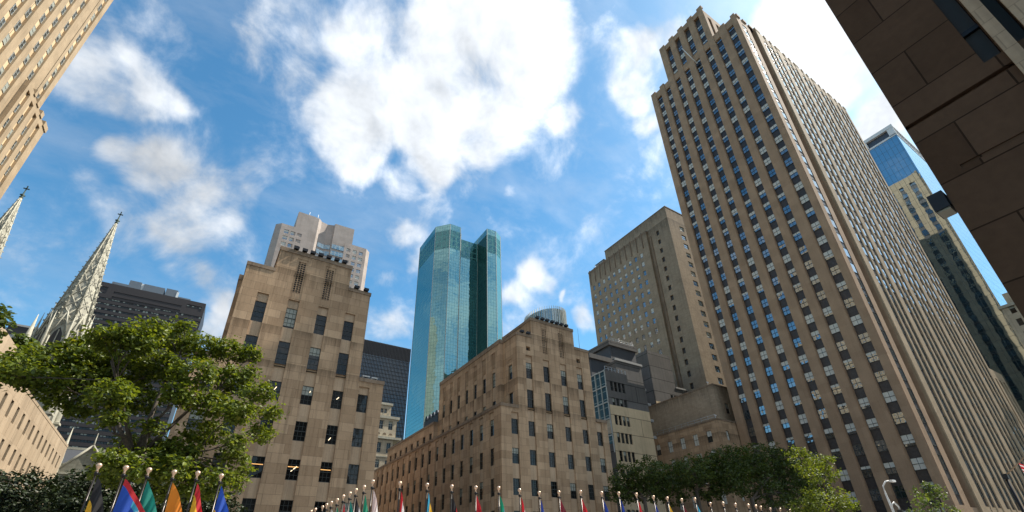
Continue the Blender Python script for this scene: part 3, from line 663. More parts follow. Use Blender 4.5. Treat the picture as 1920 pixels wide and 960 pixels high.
# ------------------------------------------------------------------ low wing and brown block at the foot of the tower
rt = root('low_wing', (100, 75, 0), 'low tan stone wing with two rows of pale blind-drawn windows left of the striped tower', 'building')
mb = MB(); items = []; rn = []
for k in range(6):
    a = 65.6 + 3.78 * k; b = a + 1.35
    rn.append((a, b, 0, 29.8, .08, None))
    for z1 in (29.2, 24.8, 20.4, 16, 11.6): rn.append((a, b, z1 - 2.65, z1, .3, None)); items.append(('N', 97, a, b, z1 - 2.65, z1, .26))
rw = []
for z1 in (28.9, 24.6, 20.3, 16): rw.append((99.4, 100.5, z1 - 2.2, z1, .3, None)); items.append(('W', 63.5, 99.4, 100.5, z1 - 2.2, z1, .26))
tier(mb, 97, 108, 63.5, 87.6, 0, 31.4, 'limestone', N=rn, W=rw); part(mb, 'wall', rt)
cp = MB(); coping(cp, 97, 108, 63.5, 87.6, 31.4, h=.3); part(cp, 'coping', rt)
windows(rt, items, nc=2, nr=2, blinds=((0, 1), (.5, 1.5), (1, 4)), blind='white_blind')
rt = root('brown_block', (110, 72, 0), 'plain brown stone block rising above the low wing beside the striped tower', 'building')
mb = MB(); rw = [(106.2, 107.6, 34.6, 37.2, .3, None), (106.2, 107.6, 30, 32.6, .3, None)]
tier(mb, 103, 118, 66.3, 88.5, 25, 41.7, 'brown_brick', W=rw); part(mb, 'wall', rt)
cp = MB(); coping(cp, 103, 118, 66.3, 88.5, 41.7, h=.3); part(cp, 'coping', rt)
windows(rt, [('W', 66.3, 106.2, 107.6, 34.6, 37.2, .26), ('W', 66.3, 106.2, 107.6, 30, 32.6, .26)], nc=2, nr=2)

# ------------------------------------------------------------------ middle distance slab tower
rt = root('slab_tower', (145, 110, 0), 'brown slab tower with small square windows, just left of the striped tower', 'tower')
mb = MB(); items = []
rn = [(93.2, 94.5, 121.4 - 2.1 - 4.33 * k, 121.4 - 4.33 * k, .5, 'groove') for k in range(24)]
rw = []
for k in range(24):
    z1 = 122.7 - 4.33 * k; rw.append((140.6, 143.3, z1 - 2.3, z1, .3, None)); items.append(('W', 88, 140.6, 143.3, z1 - 2.3, z1, .25))
    rw.append((146.6, 149.3, z1 - 2.3, z1, .3, None)); items.append(('W', 88, 146.6, 149.3, z1 - 2.3, z1, .25))
tier(mb, 134, 165, 88, 123.4, 0, 130.2, 'brown_brick', N=rn, W=rw)
rm = [(131.9 - 3.22 * j - .7, 131.9 - 3.22 * j + .7, 115.6 - 2.2 - 4.33 * k, 115.6 - 4.33 * k, .25, None) for j in range(10) for k in range(22)]
for a in rm: items.append(('N', 132.9, a[0], a[1], a[2], a[3], .2))
rm += [(133.6 - 3.22 * j, 133.75 - 3.22 * j, 117, 124, .15, 'groove') for j in range(10)]
tier(mb, 132.9, 134, 98.6, 134.4, 0, 124.3, 'brown_brick', N=rm)
tier(mb, 134.003, 165, 123.4, 134.4, 0, 124.3, 'brown_brick')
mb.box(133.7, 134.01, 97.2, 98.3, 0, 121, 'limestone_coping')
part(mb, 'wall', rt)
cp = MB(); coping(cp, 134, 165, 88, 123.4, 130.2, h=.35, w=.4); coping(cp, 132.9, 134.2, 98.6, 134.4, 124.3, h=.8, w=.3)
for j in range(11): cp.box(132.6, 132.95, 133.2 - 3.22 * j, 133.6 - 3.22 * j, 117, 124.6, 'limestone_coping')
part(cp, 'coping', rt)
windows(rt, items, nc=1, nr=1, frame='pale_frame', pane='sky_pane', blinds=((0, 3), (.5, 3), (.8, 1)), blind='white_blind')

# ------------------------------------------------------------------ grey stepped modern building
rt = root('stepped_building', (90, 84, 0), 'modern grey and tan banded building stepped back between the middle block and the slab tower', 'building')
mb = MB(); items = []
wx = [(76.6, 77.5), (77.85, 78.75), (79.1, 80.0), (80.35, 81.25)]
rw = []
for k in range(9):
    z1 = 40.5 - 4.0 * k
    for a, b in wx: rw.append((a, b, z1 - 2.3, z1, .35, 'groove')); items.append(('W', 75, a, b, z1 - 2.3, z1, .25))
relief(mb, 'W', 75, 75.5, 88.4, 0, 34.7, 'tan_panel', [r_ for r_ in rw if r_[3] < 34.7])
relief(mb, 'W', 75, 75.5, 88.4, 34.7, 41.3, 'grey_panel', [r_ for r_ in rw if r_[3] > 34.7])
relief(mb, 'W', 75, 75.5, 82.6, 41.3, 43.1, 'grey_panel')
mb.box(75.5, 82.6, 75.01, 80.2, 41.3, 43.1, 'grey_panel', 'bW'); mb.box(75.5, 88.4, 75.01, 96, 0, 41.3, 'grey_panel', 'bWN')
relief(mb, 'N', 75.5, 75, 96, 0, 41.3, 'grey_panel')
mb.box(84.6, 94, 80, 96, 41.31, 49.3, 'grey_panel')
part(mb, 'wall', rt)
m = MB(); m.poly([(75.47, 75.2, 26), (75.47, 80.3, 26), (75.47, 80.3, 43), (75.47, 75.2, 43)], 'green_glass')
for z in (43, 39.2, 35.4, 31.6, 27.8): m.box(75.3, 75.5, 75.1, 80.3, z - .15, z + .1, 'pale_frame')
for y in (75.1, 76.8, 78.5, 80.2): m.box(75.28, 75.5, y, y + .15, 24, 43.2, 'pale_frame')
m.box(75.35, 75.5, 75.3, 80.1, 28.2, 31.3, 'cream_stone'); part(m, 'glass_bay', rt)
mb = MB(); mb.box(87.5, 97.3, 84, 104, 41.31, 55.8, 'slate'); mb.box(80, 90, 84.3, 104, 41.31, 50.5, 'slate'); part(mb, 'penthouse', rt)
mb = MB(); mb.box(86.9, 97.8, 83.5, 104.4, 55.8, 57.3, 'grey_panel'); mb.box(79.4, 87.3, 83.7, 104, 50.5, 51.8, 'grey_panel')
for i in range(5): mb.box(79.9, 80.0, 85 + i * 1.8, 85.3 + i * 1.8, 44, 50.4, 'brown_brick')
part(mb, 'cornice', rt)
for bx_ in ((84.3, 94.3, 79.7, 80.2, 49.3, 49.9), (88.4, 89.9, 76, 77, 40.6, 41.2)) + tuple((88.4, 89.7, 75.2, 76.1, z, z + .6) for z in (36.5, 32.5, 28.5)):
    mb = MB(); mb.box(*bx_, 'concrete'); part(mb, 'ledge', rt)
mb = MB()
wx2 = [(117.0, 118.1), (118.6, 119.7), (120.2, 121.3), (121.8, 122.9)]; rw = []
for k in range(5):
    z1 = 48.4 - 4.4 * k
    for a, b in wx2: rw.append((a, b, z1 - 2.6, z1, .35, 'groove')); items.append(('W', 90, a, b, z1 - 2.6, z1, .25))
relief(mb, 'W', 90, 109.8, 125.4, 0, 45.3, 'tan_panel', [r_ for r_ in rw if r_[3] < 45.3]); relief(mb, 'W', 90, 109.8, 125.4, 45.3, 50.9, 'grey_panel', [r_ for r_ in rw if r_[3] > 45.3])
relief(mb, 'W', 90, 109.8, 120.2, 50.9, 61.8, 'grey_panel')
mb.box(109.8, 125.4, 90.01, 112, 0, 50.9, 'grey_panel', 'bW'); mb.box(109.8, 120.2, 90.01, 112, 50.9, 61.8, 'grey_panel', 'bW')
mb.box(88.4, 109.8, 104, 112, 0, 48, 'slate'); mb.box(120.2, 125.6, 89.8, 90.3, 50.9, 51.4, 'concrete')
part(mb, 'rear_wall', rt)
windows(rt, items, nc=1, nr=1, blinds=((0, 6), (.4, 1)))

# ------------------------------------------------------------------ teal glass tower
rt = root('glass_tower', (100, 215, 0), 'tall teal glass tower with a notched top rising behind the two limestone blocks', 'tower')
ft = [(85.2, 231), (85.2, 207.4), (91.4, 200.5), (98.2, 200.3), (101.0, 205.4), (112.2, 204.9), (112.2, 193.3), (118.1, 192.8), (122.9, 195.6), (122.9, 240), (92, 240)]
tm = ['teal_glass'] * 5 + ['teal_shaded'] + ['teal_glass'] * 5
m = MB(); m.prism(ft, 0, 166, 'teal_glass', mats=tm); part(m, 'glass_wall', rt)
tm = ['teal_crown'] * 5 + ['teal_shaded'] + ['teal_crown'] * 5
m = MB(); m.prism(ft, 166, 179, 'teal_crown', mats=tm); part(m, 'crown_band', rt)
ft2 = [(85.2, 231), (85.2, 207.4), (91.4, 200.5), (98.2, 200.3), (101.0, 205.4), (101.2, 240), (92, 240)]
m = MB(); m.prism(ft2, 179, 183.3, 'teal_glass'); ft3 = [(112.2, 204.9), (112.2, 193.3), (118.1, 192.8), (122.9, 195.6), (122.9, 240), (112.4, 240)]; m.prism(ft3, 179, 183.3, 'teal_glass'); part(m, 'parapet', rt)
m = MB()
for x, y in ft: m.box(x - .12, x + .12, y - .12, y + .12, 0, 183, 'pale_frame')
part(m, 'corner_trim', rt)

# rounded glass tower far behind the middle block
rt = root('rounded_glass_tower', (300, 385, 0), 'rounded pale glass tower top with white vertical fins peeking over the middle block', 'tower')
f_ = []
for i in range(28):
    a = 2 * math.pi * i / 28; f_.append((291 + 20 * math.cos(a), 372 + 27 * math.sin(a)))
m = MB(); m.prism(f_, 0, 252, 'fin_glass', 'concrete'); m.prism([(294 + (x_ - 291) * 1.2, 378 + (y_ - 372) * 1.15) for x_, y_ in f_], 0, 234, 'fin_glass', 'concrete'); part(m, 'glass_wall', rt)
m = MB()
for i in range(56):
    a = 2 * math.pi * i / 56; c, s_ = math.cos(a), math.sin(a); m.obox((291 + 20.5 * c, 372 + 27.5 * s_, 128), (c * .6, s_ * .6, 0), (-s_ * .16, c * .16, 0), (0, 0, 127), 'pale_frame')
for i in range(56):
    a = 2 * math.pi * i / 56; c, s_ = math.cos(a), math.sin(a); m.obox((294 + 24.5 * c, 378 + 31.5 * s_, 118), (c * .6, s_ * .6, 0), (-s_ * .16, c * .16, 0), (0, 0, 118), 'pale_frame')
part(m, 'fin', rt)

# twin-winged granite tower behind the left block
rt = root('granite_tower', (24, 205, 0), 'pinkish granite tower with two wings and a curved glass centre above the left block', 'tower')
mb = MB(); items = []
def slant(mb, pts, z0, z1, mat): mb.prism(pts, z0, z1, mat)
lw = [(5.4, 8.6), (9.7, 12.9), (14.0, 17.2)]
rl = []; 
for k in range(30):
    z1 = 137.3 - 3.35 * k
    for a, b in ((6.9, 8.8), (9.6, 11.5), (12.3, 14.2)): rl.append((a, b, z1 - 1.9, z1, .3, None)); items.append(('W', 190, a, b, z1 - 1.9, z1, .25))
relief(mb, 'W', 190, 5.4, 18.6, 0, 140, 'pink_granite', rl)
rr = []
for k in range(30):
    z1 = 137.3 - 3.35 * k
    for a, b in ((34.2, 36.0), (37.1, 38.9), (40.0, 41.8)): rr.append((a, b, z1 - 1.9, z1, .3, None)); items.append(('W', 190, a, b, z1 - 1.9, z1, .25))
relief(mb, 'W', 190, 33.0, 43.2, 0, 140, 'pink_granite', rr)
rn = [(193.5, 196, 137.3 - 3.35 * k - 1.9, 137.3 - 3.35 * k, .3, None) for k in range(30)]
for q in rn: items.append(('N', 3.2, q[0], q[1], q[2], q[3], .25))
relief(mb, 'N', 3.2, 192.2, 212, 0, 140, 'pink_granite', rn)
mb.poly([(3.2, 192.2, 0), (5.4, 190, 0), (5.4, 190, 140), (3.2, 192.2, 140)], 'pink_granite')
mb.poly([(43.2, 190, 0), (45.2, 192, 0), (45.2, 192, 140), (43.2, 190, 140)], 'pink_granite')
mb.box(43.3, 45.2, 192, 212, 0, 140, 'pink_granite'); mb.box(3.3, 11.2, 192.5, 212, 139, 139.8, 'concrete')
mb.box(18.5, 20, 190.3, 200, 0, 149, 'pink_granite')
mb.box(10.9, 18.6, 190.5, 212, 140, 149.2, 'pink_granite'); mb.box(10.9, 18.6, 190.2, 190.6, 126, 149.2, 'pink_granite')
mb.prism([(20.01, 190.3), (21.5, 192.2), (24.4, 193.0), (27.2, 192.0), (27.4, 190.5), (36.3, 190.2), (36.3, 212), (20.01, 212)], 0, 149.2, 'pink_granite')
mb.box(29.6, 43, 199, 212, 0, 146, 'pink_granite'); mb.box(3.3, 45, 211, 225, 0, 139.5, 'pink_granite')
part(mb, 'wall', rt)
m = MB()
for z0 in (137.2, 133.6, 130.0, 126.4):
    for p_, q_ in (((21.5, 192.2), (24.4, 193.0)), ((24.4, 193.0), (27.1, 192.0)), ((27.5, 190.45), (33.0, 190.2))):
        m.poly([(p_[0], p_[1] - .15, z0 - 2.3), (q_[0], q_[1] - .15, z0 - 2.3), (q_[0], q_[1] - .15, z0), (p_[0], p_[1] - .15, z0)], 'fin_glass')
part(m, 'glass_centre', rt)
windows(rt, items, nc=1, nr=1, frame='pale_frame', pane='sky_pane', blinds=((0, 3), (.6, 2), (1, 2)), blind='white_blind')
for x, y, w_ in ((15.6, 191.5, 'leftmost'), (19.4, 191.3, 'middle'), (28.6, 196, 'rightmost')):
    a_ = root('roof_antenna', (x, y, 149.2), w_ + ' of three short white masts on the roof of the granite tower', 'antenna', 'white masts on the granite tower')
    m = MB(); m.tube([(0, 0, 0), (0, 0, 2.6)], [.18, .1], 'white_paint', 6); m.build('mast', a_)
    m = MB(); m.box(-.4, .4, -.3, .3, 0, .5, 'white_paint'); m.build('base', a_)

# dark glass slab seen in the gap between the blocks
rt = root('dark_glass_tower', (130, 460, 0), 'dark blue glass slab with a louvred brown top seen between the two limestone blocks', 'tower')
m = MB(); m.box(60, 161, 440, 490, 0, 198, 'dark_glass'); part(m, 'glass_wall', rt)
m = MB(); m.box(59.8, 161.2, 439.8, 490.2, 198, 213, 'band_metal'); part(m, 'crown_band', rt)
m = MB()
for i in range(68): m.box(60 + i * 1.5, 60.3 + i * 1.5, 439.2, 440.0, 0, 213, 'dark_mullion')
for z in range(20, 198, 4): m.box(60, 161, 439.85, 440.05, z, z + .5, 'dark_mullion')
part(m, 'mullion', rt)
# broad dark tower behind the spire
rt = root('dark_office_tower', (-60, 420, 0), 'broad dark brown office tower with thin window bands behind the cathedral spire', 'tower')
mb = MB(); items = []; rw = [(-100, -26, 190.9 - 4 * k - 1.7, 190.9 - 4 * k, .5, 'dark_mullion') for k in range(2, 44)]
relief(mb, 'W', 400, -100, -26, 0, 195, 'band_metal', rw + [(-92, -87, 186, 191.5, .4, None), (-38, -28, 187, 191.5, .4, None), (-83, -41, 187.2, 189.1, .4, None), (-83, -41, 183.2, 185.1, .4, None)])
mb.box(-100, -26, 400.6, 440, 0, 195, 'band_metal', 'bW'); mb.box(-26, -25.9, 400, 440, 0, 194, 'band_metal')
mb.poly([(-100, 400, 195), (-26, 400, 195), (-26, 400.6, 195), (-100, 400.6, 195)], 'band_metal')
part(mb, 'wall', rt)
for k in range(44):
    z1 = 190.9 - 4 * k
    for i in range(44):
        x = -99 + i * 1.65
        if k == 0 and not (-92 < x < -88 or -38 < x < -29): continue
        if k == 1 and not (-92 < x < -88 or -38 < x < -29 or -83 < x < -42): continue
        items.append(('W', 400, x + .1, x + 1.5, z1 - 1.6, z1 - .1, .35))
windows(rt, items, frame='dark_mullion', blinds=((0, 5), (.5, 1.6), (1, 1.4)), blind='blind', sash=False)
m = MB()
for a, b, z1 in ((-86.6, -77.2, 197.8), (-77.1, -69.8, 202), (-68.2, -55, 201.5), (-54, -46.5, 202), (-46.4, -37, 197)): m.box(a, b, 402, 420, 195, z1, 'skin_panel')
m.box(-69.8, -68.2, 403, 420, 195, 201.6, 'white_paint'); m.box(-47, -45.6, 401.8, 402.2, 195, 200.5, 'white_paint'); part(m, 'roof_plant', rt)
rt = root('distant_office_block', (-150, 620, 0), 'small grey office block top far beyond the left spire', 'building')
m = MB(); m.box(-190, -166, 600, 650, 0, 222, 'concrete'); part(m, 'wall', rt)
m = MB(); m.box(-189, -165, 599.6, 600.2, 216, 225, 'dark_mullion')
for z in range(120, 214, 5): m.box(-190.2, -165.8, 599.7, 600.1, z, z + 2, 'dark_mullion')
part(m, 'window_band', rt)
m = MB(); m.box(-190.3, -165.4, 599, 650.5, 225, 227, 'concrete'); part(m, 'coping', rt)

# ornate cream building in the gap
rt = root('ornate_building', (45, 145, 0), 'narrow cream classical building with ledges and arches squeezed between the two limestone blocks', 'building')
mb = MB(); items = []; rw = []
for a in (35.4, 38.0, 41.2, 43.1, 46.1):
    for z0, z1 in ((40.9, 43.6), (33.9, 36.9), (29.5, 31.8), (24, 27)):
        rw.append((a, a + 1.35, z0, z1, .4, None)); items.append(('W', 140, a, a + 1.35, z0, z1, .34))
rl_ = [q for q in rw if q[3] < 38.5]; ru = [q for q in rw if q[3] > 38.5]
tier(mb, 33, 48.0, 140, 160, 0, 38.6, 'cream_stone', W=rl_); tier(mb, 33, 48.6, 140.003, 160, 38.6, 44.6, 'cream_stone', W=ru)
rt3 = [(43.3, 44.2, 46, 47.4, .4, None), (44.5, 45.3, 46, 47.4, .4, None)]
tier(mb, 36, 46.6, 140.4, 158, 44.6, 49, 'cream_stone', W=rt3)
for q in rt3: items.append(('W', 140.4, *q[:4], .34))
part(mb, 'wall', rt)
cp = MB(); cp.box(32.6, 50.3, 139.3, 160, 37.9, 38.6, 'marble'); cp.box(32.8, 49.4, 139.6, 160, 44.2, 45.0, 'marble'); cp.box(35.8, 47.0, 140, 158.4, 48.5, 49.2, 'marble'); cp.box(33, 48.3, 139.8, 160, 32.6, 32.9, 'marble')
for i in range(7): cp.box(45.4 - i * 1.6, 45.7 - i * 1.6, 139.7, 140, 49.2 - 4.2, 49.2 - 3.4, 'marble')
part(cp, 'cornice', rt)
m = MB()
for i in range(6):
    x = 47 - 1.9 * i
    m.rings([[(x + r_ * math.cos(t), 139.93 if yy else 140.1, 39.3 + r_ * math.sin(t)) for r_ in (0.5,) for t in [math.pi * j / 8 for j in range(9)]] for yy in (1, 0)], 'groove', close=False, capend=False)
    m.poly([(x + .5 * math.cos(math.pi * j / 8), 139.95, 39.3 + .5 * math.sin(math.pi * j / 8)) for j in range(9)], 'limestone_coping')
part(m, 'arch', rt)
windows(rt, items, nc=2, nr=1, frame='pale_frame')

# ------------------------------------------------------------------ tall tower at top left and its low wing
rt = root('corner_tower', (-60, 80, 0), 'sunlit tan tower with rows of windows cutting across the top left corner', 'tower')
mb = MB(); items = []; rs = []; cc = [101.9, 96.1, 92.45, 89.0, 85.2, 82.0, 78.8, 74.2, 71, 67.8, 63.2, 60, 56.8, 52.2, 49]
for c_ in cc:
    rs.append((c_ - .85, c_ + .85, 4, 150, .45, 'tan_panel'))
    for k in range(36): items.append(('S', -45, c_ - .85, c_ + .85, 6 + 4.05 * k, 8.1 + 4.05 * k, .38))
rs += [(99.85, 100.1, 4, 152, .5, 'groove')]
tier(mb, -80, -45, 40, 104.4, 0, 156, 'pale_stone', S_=rs)
rs = []
for c_ in (97.0, 99.8, 102.9, 105.9):
    rs.append((c_ - .7, c_ + .7, 4, 84.2, .45, 'tan_panel'))
    for k in range(19): items.append(('S', -44.3, c_ - .7, c_ + .7, 6 + 4.05 * k, 8.1 + 4.05 * k, .38))
tier(mb, -78, -44.3, 95.4, 108.9, 0, 85.6, 'pale_stone', S_=rs)
cp = MB()
for a, b in ((98.3, 99.1), (100.7, 102.0), (103.8, 105.0), (106.8, 109.1)): mb.box(-46.5, -44.1, a, b, 85.3, 86.6, 'pale_stone')
part(mb, 'wall', rt)
windows(rt, items, nc=2, nr=1, pane='sky_pane', frame='pale_frame', blinds=((0, 4), (.4, 2), (1, 1)), blind='blind')
rt = root('low_sunlit_block', (-30, 85, 0), 'low sunlit pinkish tan block with two rows of narrow slit windows at lower left', 'building')
mb = MB(); items = []; rs = []
for k in range(17):
    a = 59.7 + 2.95 * k
    rs.append((a - .08, a - .02, 0, 22.4, .06, None))
    for z0, z1 in ((18.7, 20.6), (14.9, 16.8), (11.1, 13), (7.3, 9.2), (3.5, 5.4)):
        rs.append((a, a + .95, z0, z1, .35, None)); items.append(('S', -20, a, a + .95, z0, z1, .3))
tier(mb, -42, -20, 57, 110, 0, 22.8, 'wing_stone', S_=rs)
tier(mb, -42, -20.003, 57.003, 71.5, 22.5, 24.7, 'wing_stone')
part(mb, 'wall', rt)
cp = MB(); coping(cp, -42, -20, 71.6, 110, 22.8, 'wing_stone', h=.3, out=.04); part(cp, 'coping', rt)
windows(rt, items, nc=1, nr=2)

# ------------------------------------------------------------------ glass tower at right and a small block
rt = root('blue_glass_tower', (216, 48, 0), 'blue mirrored glass tower with a white framed top beside the dark wall at the right', 'tower')
m = MB(); m.box(200, 234, 25.0, 64, 0, 149, 'blue_glass'); part(m, 'glass_wall', rt)
m = MB(); m.box(199.7, 234.3, 24.75, 64.3, 152.7, 154.2, 'white_paint'); m.box(199.8, 200.5, 24.85, 27, 149, 152.7, 'white_paint'); m.box(199.8, 200.4, 34.4, 35.6, 149, 152.7, 'white_paint'); m.box(199.8, 234, 24.9, 64, 148.5, 149.3, 'white_paint')
for i in range(12): m.box(202 + i * 2.6, 202.3 + i * 2.6, 24.85, 25.2, 149, 152.7, 'white_paint')
part(m, 'crown_frame', rt)
m = MB(); m.box(200.8, 233, 26, 63, 149.3, 152.7, 'louver'); part(m, 'louvre_band', rt)
rt = root('narrow_tan_building', (194, 20, 0), 'narrow tan stepped building between the mirrored tower and the dark wall', 'building')
mb = MB(); items = []; rn = [(a, a + 1.2, z, z + 2.2, .3, None) for a in (18.5, 21.2) for z in range(40, 66, 4)]
for q in rn: items.append(('N', 189, *q[:4], .26))
tier(mb, 189, 198, 16, 23.9, 0, 67, 'cream_stone', N=rn); tier(mb, 190.5, 197, 17, 22.3, 67, 71, 'cream_stone'); part(mb, 'wall', rt)
cp = MB(); coping(cp, 189, 198, 16, 23.9, 67, 'marble', h=.8, out=.5); part(cp, 'cornice', rt)
windows(rt, items)

# ------------------------------------------------------------------ the near dark wall at the right
rt = root('near_stone_building', (20, -8, 0), 'very dark stone building wall close by, cutting off the top right corner', 'building')
mb = MB()
rn = [(-3, 1.32, 10.44, 10.56, .12, None), (-.56, -.27, 10.9, 60, .45, 'groove'), (-.99, -.80, 10.9, 60, .35, 'groove'), (-2.6, -1.3, 10.9, 60, .5, 'groove'),
      (-6, -.1, 5.2, 7.4, .2, None), (-30, 0.9, 8.9, 8.98, .03, None)]
tier(mb, 12, 30, -30, 1.32, 0, 44, 'dark_granite', N=rn); part(mb, 'wall', rt)
m = MB(); m.box(11.88, 12.02, -.79, -.58, 4, 44, 'brown_brick'); m.box(11.9, 12.02, -1.28, -1.0, 10.7, 44, 'brown_brick'); part(m, 'pilaster', rt)
m = MB(); m.box(12.30, 12.34, -.55, -.28, 10.95, 44, 'groove')
for z in range(12, 44, 3): m.box(12.22, 12.36, -.56, -.27, z, z + .12, 'black_metal')
part(m, 'window_strip', rt)
r = root('wall_lantern', (12.15, 1.32, 8.2), 'small black box lantern fixed to the edge of the dark wall', 'wall lamp')
m = MB(); m.box(-.2, .25, 0.03, .29, .0, .42, 'black_metal'); m.build('housing', r)
m = MB(); m.box(-.16, .21, .05, .27, -.03, .0, 'blind'); m.build('diffuser', r)
m = MB(); m.box(-.05, .05, 0, .03, .1, .3, 'black_metal'); m.build('bracket', r)

# unseen block added behind the dark wall to darken the lower tower window reflections
rt = root('reflection_block', (330, -40, 0), 'unseen brown block added behind the dark wall to darken tower window reflections', 'building')
mb = MB(); rn = [(a, a + 1.6, 4, 122, .4, 'spandrel') for a in range(-66, -13, 4)]
tier(mb, 255, 420, -70, -8, 0, 128, 'tower_stone', N=rn, E=[(a, a + 1.6, 4, 122, .4, 'spandrel') for a in range(259, 416, 4)]); part(mb, 'wall', rt)
cp = MB(); coping(cp, 255, 420, -70, -8, 128, 'tower_stone'); part(cp, 'coping', rt)

# a little rooftop clutter where the photograph shows broken rooflines
def rail(rt_, x0, y0, x1, y1, z, n):
    m = MB()
    for i in range(n + 1):
        x = x0 + (x1 - x0) * i / n; y = y0 + (y1 - y0) * i / n; m.box(x - .04, x + .04, y - .04, y + .04, z, z + 1.1, 'steel')
    for h in (.55, 1.1): m.tube([(x0, y0, z + h), (x1, y1, z + h)], .04, 'steel', 5)
    part(m, 'railing', rt_)
by = {o.name: o for o in bpy.data.objects}
rail(by['stepped_building'], 88.2, 84.1, 97.2, 84.1, 57.3, 8)
rail(by['stepped_building'], 75.7, 75.2, 82.4, 75.2, 43.1, 6)
rail(by['low_wing'], 97.5, 64, 97.5, 87, 31.4, 12)
r = root('roof_hatch', (61, 0, 0), 'small grey roof housing on the shoulder of the slab tower', 'roof housing'); r.location = (138, 128, 124.3)
m = MB(); m.box(-3.6, 3, -3, 2.5, -.3, 2.3, 'concrete'); m.build('housing', r)
m = MB(); m.box(-3.8, 3.2, -3.2, 2.7, 2.3, 2.55, 'slate'); m.build('lid', r)
m = MB(); m.tube([(-3, 3.4, -.3), (-3, 3.4, 3.4)], .16, 'steel', 6); m.build('pipe', r)

# ------------------------------------------------------------------ cathedral with two spires
rt = root('cathedral', (-50, 175, 0), 'pale marble gothic cathedral with twin openwork spires seen behind the leafy tree', 'cathedral')
def octo(cx, cy, r, z, rot=math.pi / 8): return [(cx + r * math.cos(rot + math.pi * i / 4), cy + r * math.sin(rot + math.pi * i / 4), z) for i in range(8)]
def spire(cx, cy):
    mb = MB()
    # square tower
    rw = [(cx - 1.6, cx + 1.6, 34, 47, .8, 'groove'), (cx - 1.9, cx + 1.9, 12, 26, .8, 'groove')]
    rs = [(cy - 1.6, cy + 1.6, 34, 47, .8, 'groove'), (cy - 1.9, cy + 1.9, 12, 26, .8, 'groove')]
    tier(mb, cx - 5, cx + 5, cy - 5, cy + 5, 0, 50, 'marble', W=rw, S_=rs, N=rs)
    # octagonal belfry with tall openings
    mb.rings([octo(cx, cy, 4.9, 50), octo(cx, cy, 4.7, 63)], 'marble', smooth=False)
    part(mb, 'tower', rt)
    mb = MB(); mb.rings([octo(cx, cy, 4.45, 62), octo(cx, cy, .22, 98.6)], 'marble', smooth=False)
    dk = rb = mb
    for i in range(8):
        a0 = math.pi / 8 + math.pi * i / 4; a1 = a0 + math.pi / 4; am = (a0 + a1) / 2
        n = Vector((math.cos(am), math.sin(am), 0)); t = Vector((-math.sin(am), math.cos(am), 0)); ap = math.cos(math.pi / 8)
        C0 = Vector((cx, cy, 0))
        # belfry opening with pointed head
        c = C0 + n * (4.8 * ap + .05)
        P = [c + t * x + Vector((0, 0, z)) for x, z in ((-1.15, 52), (1.15, 52), (1.15, 57.5), (.8, 59.2), (0, 60.8), (-.8, 59.2), (-1.15, 57.5))]
        dk.poly([tuple(p) for p in P], 'groove')
        rb.obox(c + n * .08 + Vector((0, 0, 56)), tuple(t * .1), tuple(n * .1), (0, 0, 4), 'marble')
        for sx in (-1, 1):
            rb.tube([tuple(c + n * .1 + t * 1.3 * sx + Vector((0, 0, 51))), tuple(c + n * .1 + t * 1.3 * sx + Vector((0, 0, 58)))], .16, 'marble', 5)
            rb.tube([tuple(c + n * .15 + t * 1.5 * sx + Vector((0, 0, 58.5))), tuple(c + n * .05 + Vector((0, 0, 65.5)))], .2, 'marble', 5)
        rb.tube([tuple(c + n * .1 + Vector((0, 0, 61.5))), tuple(c + n * .1 + Vector((0, 0, 67.5)))], [.18, .04], 'marble', 5)
        # ridge with crockets
        e = Vector((math.cos(a0), math.sin(a0), 0))
        rb.tube([tuple(C0 + e * 4.5 + Vector((0, 0, 62))), tuple(C0 + e * .25 + Vector((0, 0, 98.4)))], [.27, .1], 'marble', 5)
        for q in range(20):
            f = (q + .5) / 20; r_ = 4.5 + (.25 - 4.5) * f + .22 + .1 * (1 - f); z = 62 + 36.4 * f; w = .13 * (1 - f) + .05
            rb.obox(C0 + e * r_ + Vector((0, 0, z)), tuple(e * w * 1.5), (-e.y * w * .7, e.x * w * .7, 0), (0, 0, w), 'marble')
        # corner pinnacle
        rb.tube([tuple(C0 + e * 5.35 + Vector((0, 0, 49))), tuple(C0 + e * 5.35 + Vector((0, 0, 58))), tuple(C0 + e * 5.3 + Vector((0, 0, 65)))], [.42, .36, .03], 'marble', 6)
        # pierced tracery on each face
        for q in range(8):
            f0 = .03 + q * .105; f1 = f0 + .105; 
            def at(f, s): 
                r_ = (4.45 + (.22 - 4.45) * f) * ap + .04; hw = (4.45 + (.22 - 4.45) * f) * math.sin(math.pi / 8) * .8
                return C0 + n * r_ + t * hw * s + Vector((0, 0, 62 + 36.6 * f))
            rb.tube([tuple(at(f0, -1)), tuple(at(f1, 1))], .12 * (1.2 - f0), 'marble', 4); rb.tube([tuple(at(f0, 1)), tuple(at(f1, -1))], .12 * (1.2 - f0), 'marble', 4)
            fm = (f0 + f1) / 2
            for s_, z_ in ((-.55, 0), (.55, 0), (0, .026), (0, -.026)):
                cc_ = at(fm + z_, s_); rr =   .24 * (1 - f0) + .04; up = (at(1, 0) - at(0, 0)).normalized()
                dk.poly([tuple(cc_ + t * rr * math.cos(v) + up * rr * 1.2 * math.sin(v)) for v in [math.pi * j / 3 for j in range(6)]], 'opening_shade')
    # corner turrets on the square tower
    for sx in (-1, 1):
        for sy in (-1, 1):
            rb.tube([(cx + 5 * sx, cy + 5 * sy, 0), (cx + 5 * sx, cy + 5 * sy, 54), (cx + 5 * sx, cy + 5 * sy, 63)], [1.1, .85, .05], 'marble', 8)
            for q in range(6): rb.box(cx + 5 * sx - 1.15, cx + 5 * sx + 1.15, cy + 5 * sy - 1.15, cy + 5 * sy + 1.15, 20 + q * 6, 20.5 + q * 6, 'marble')
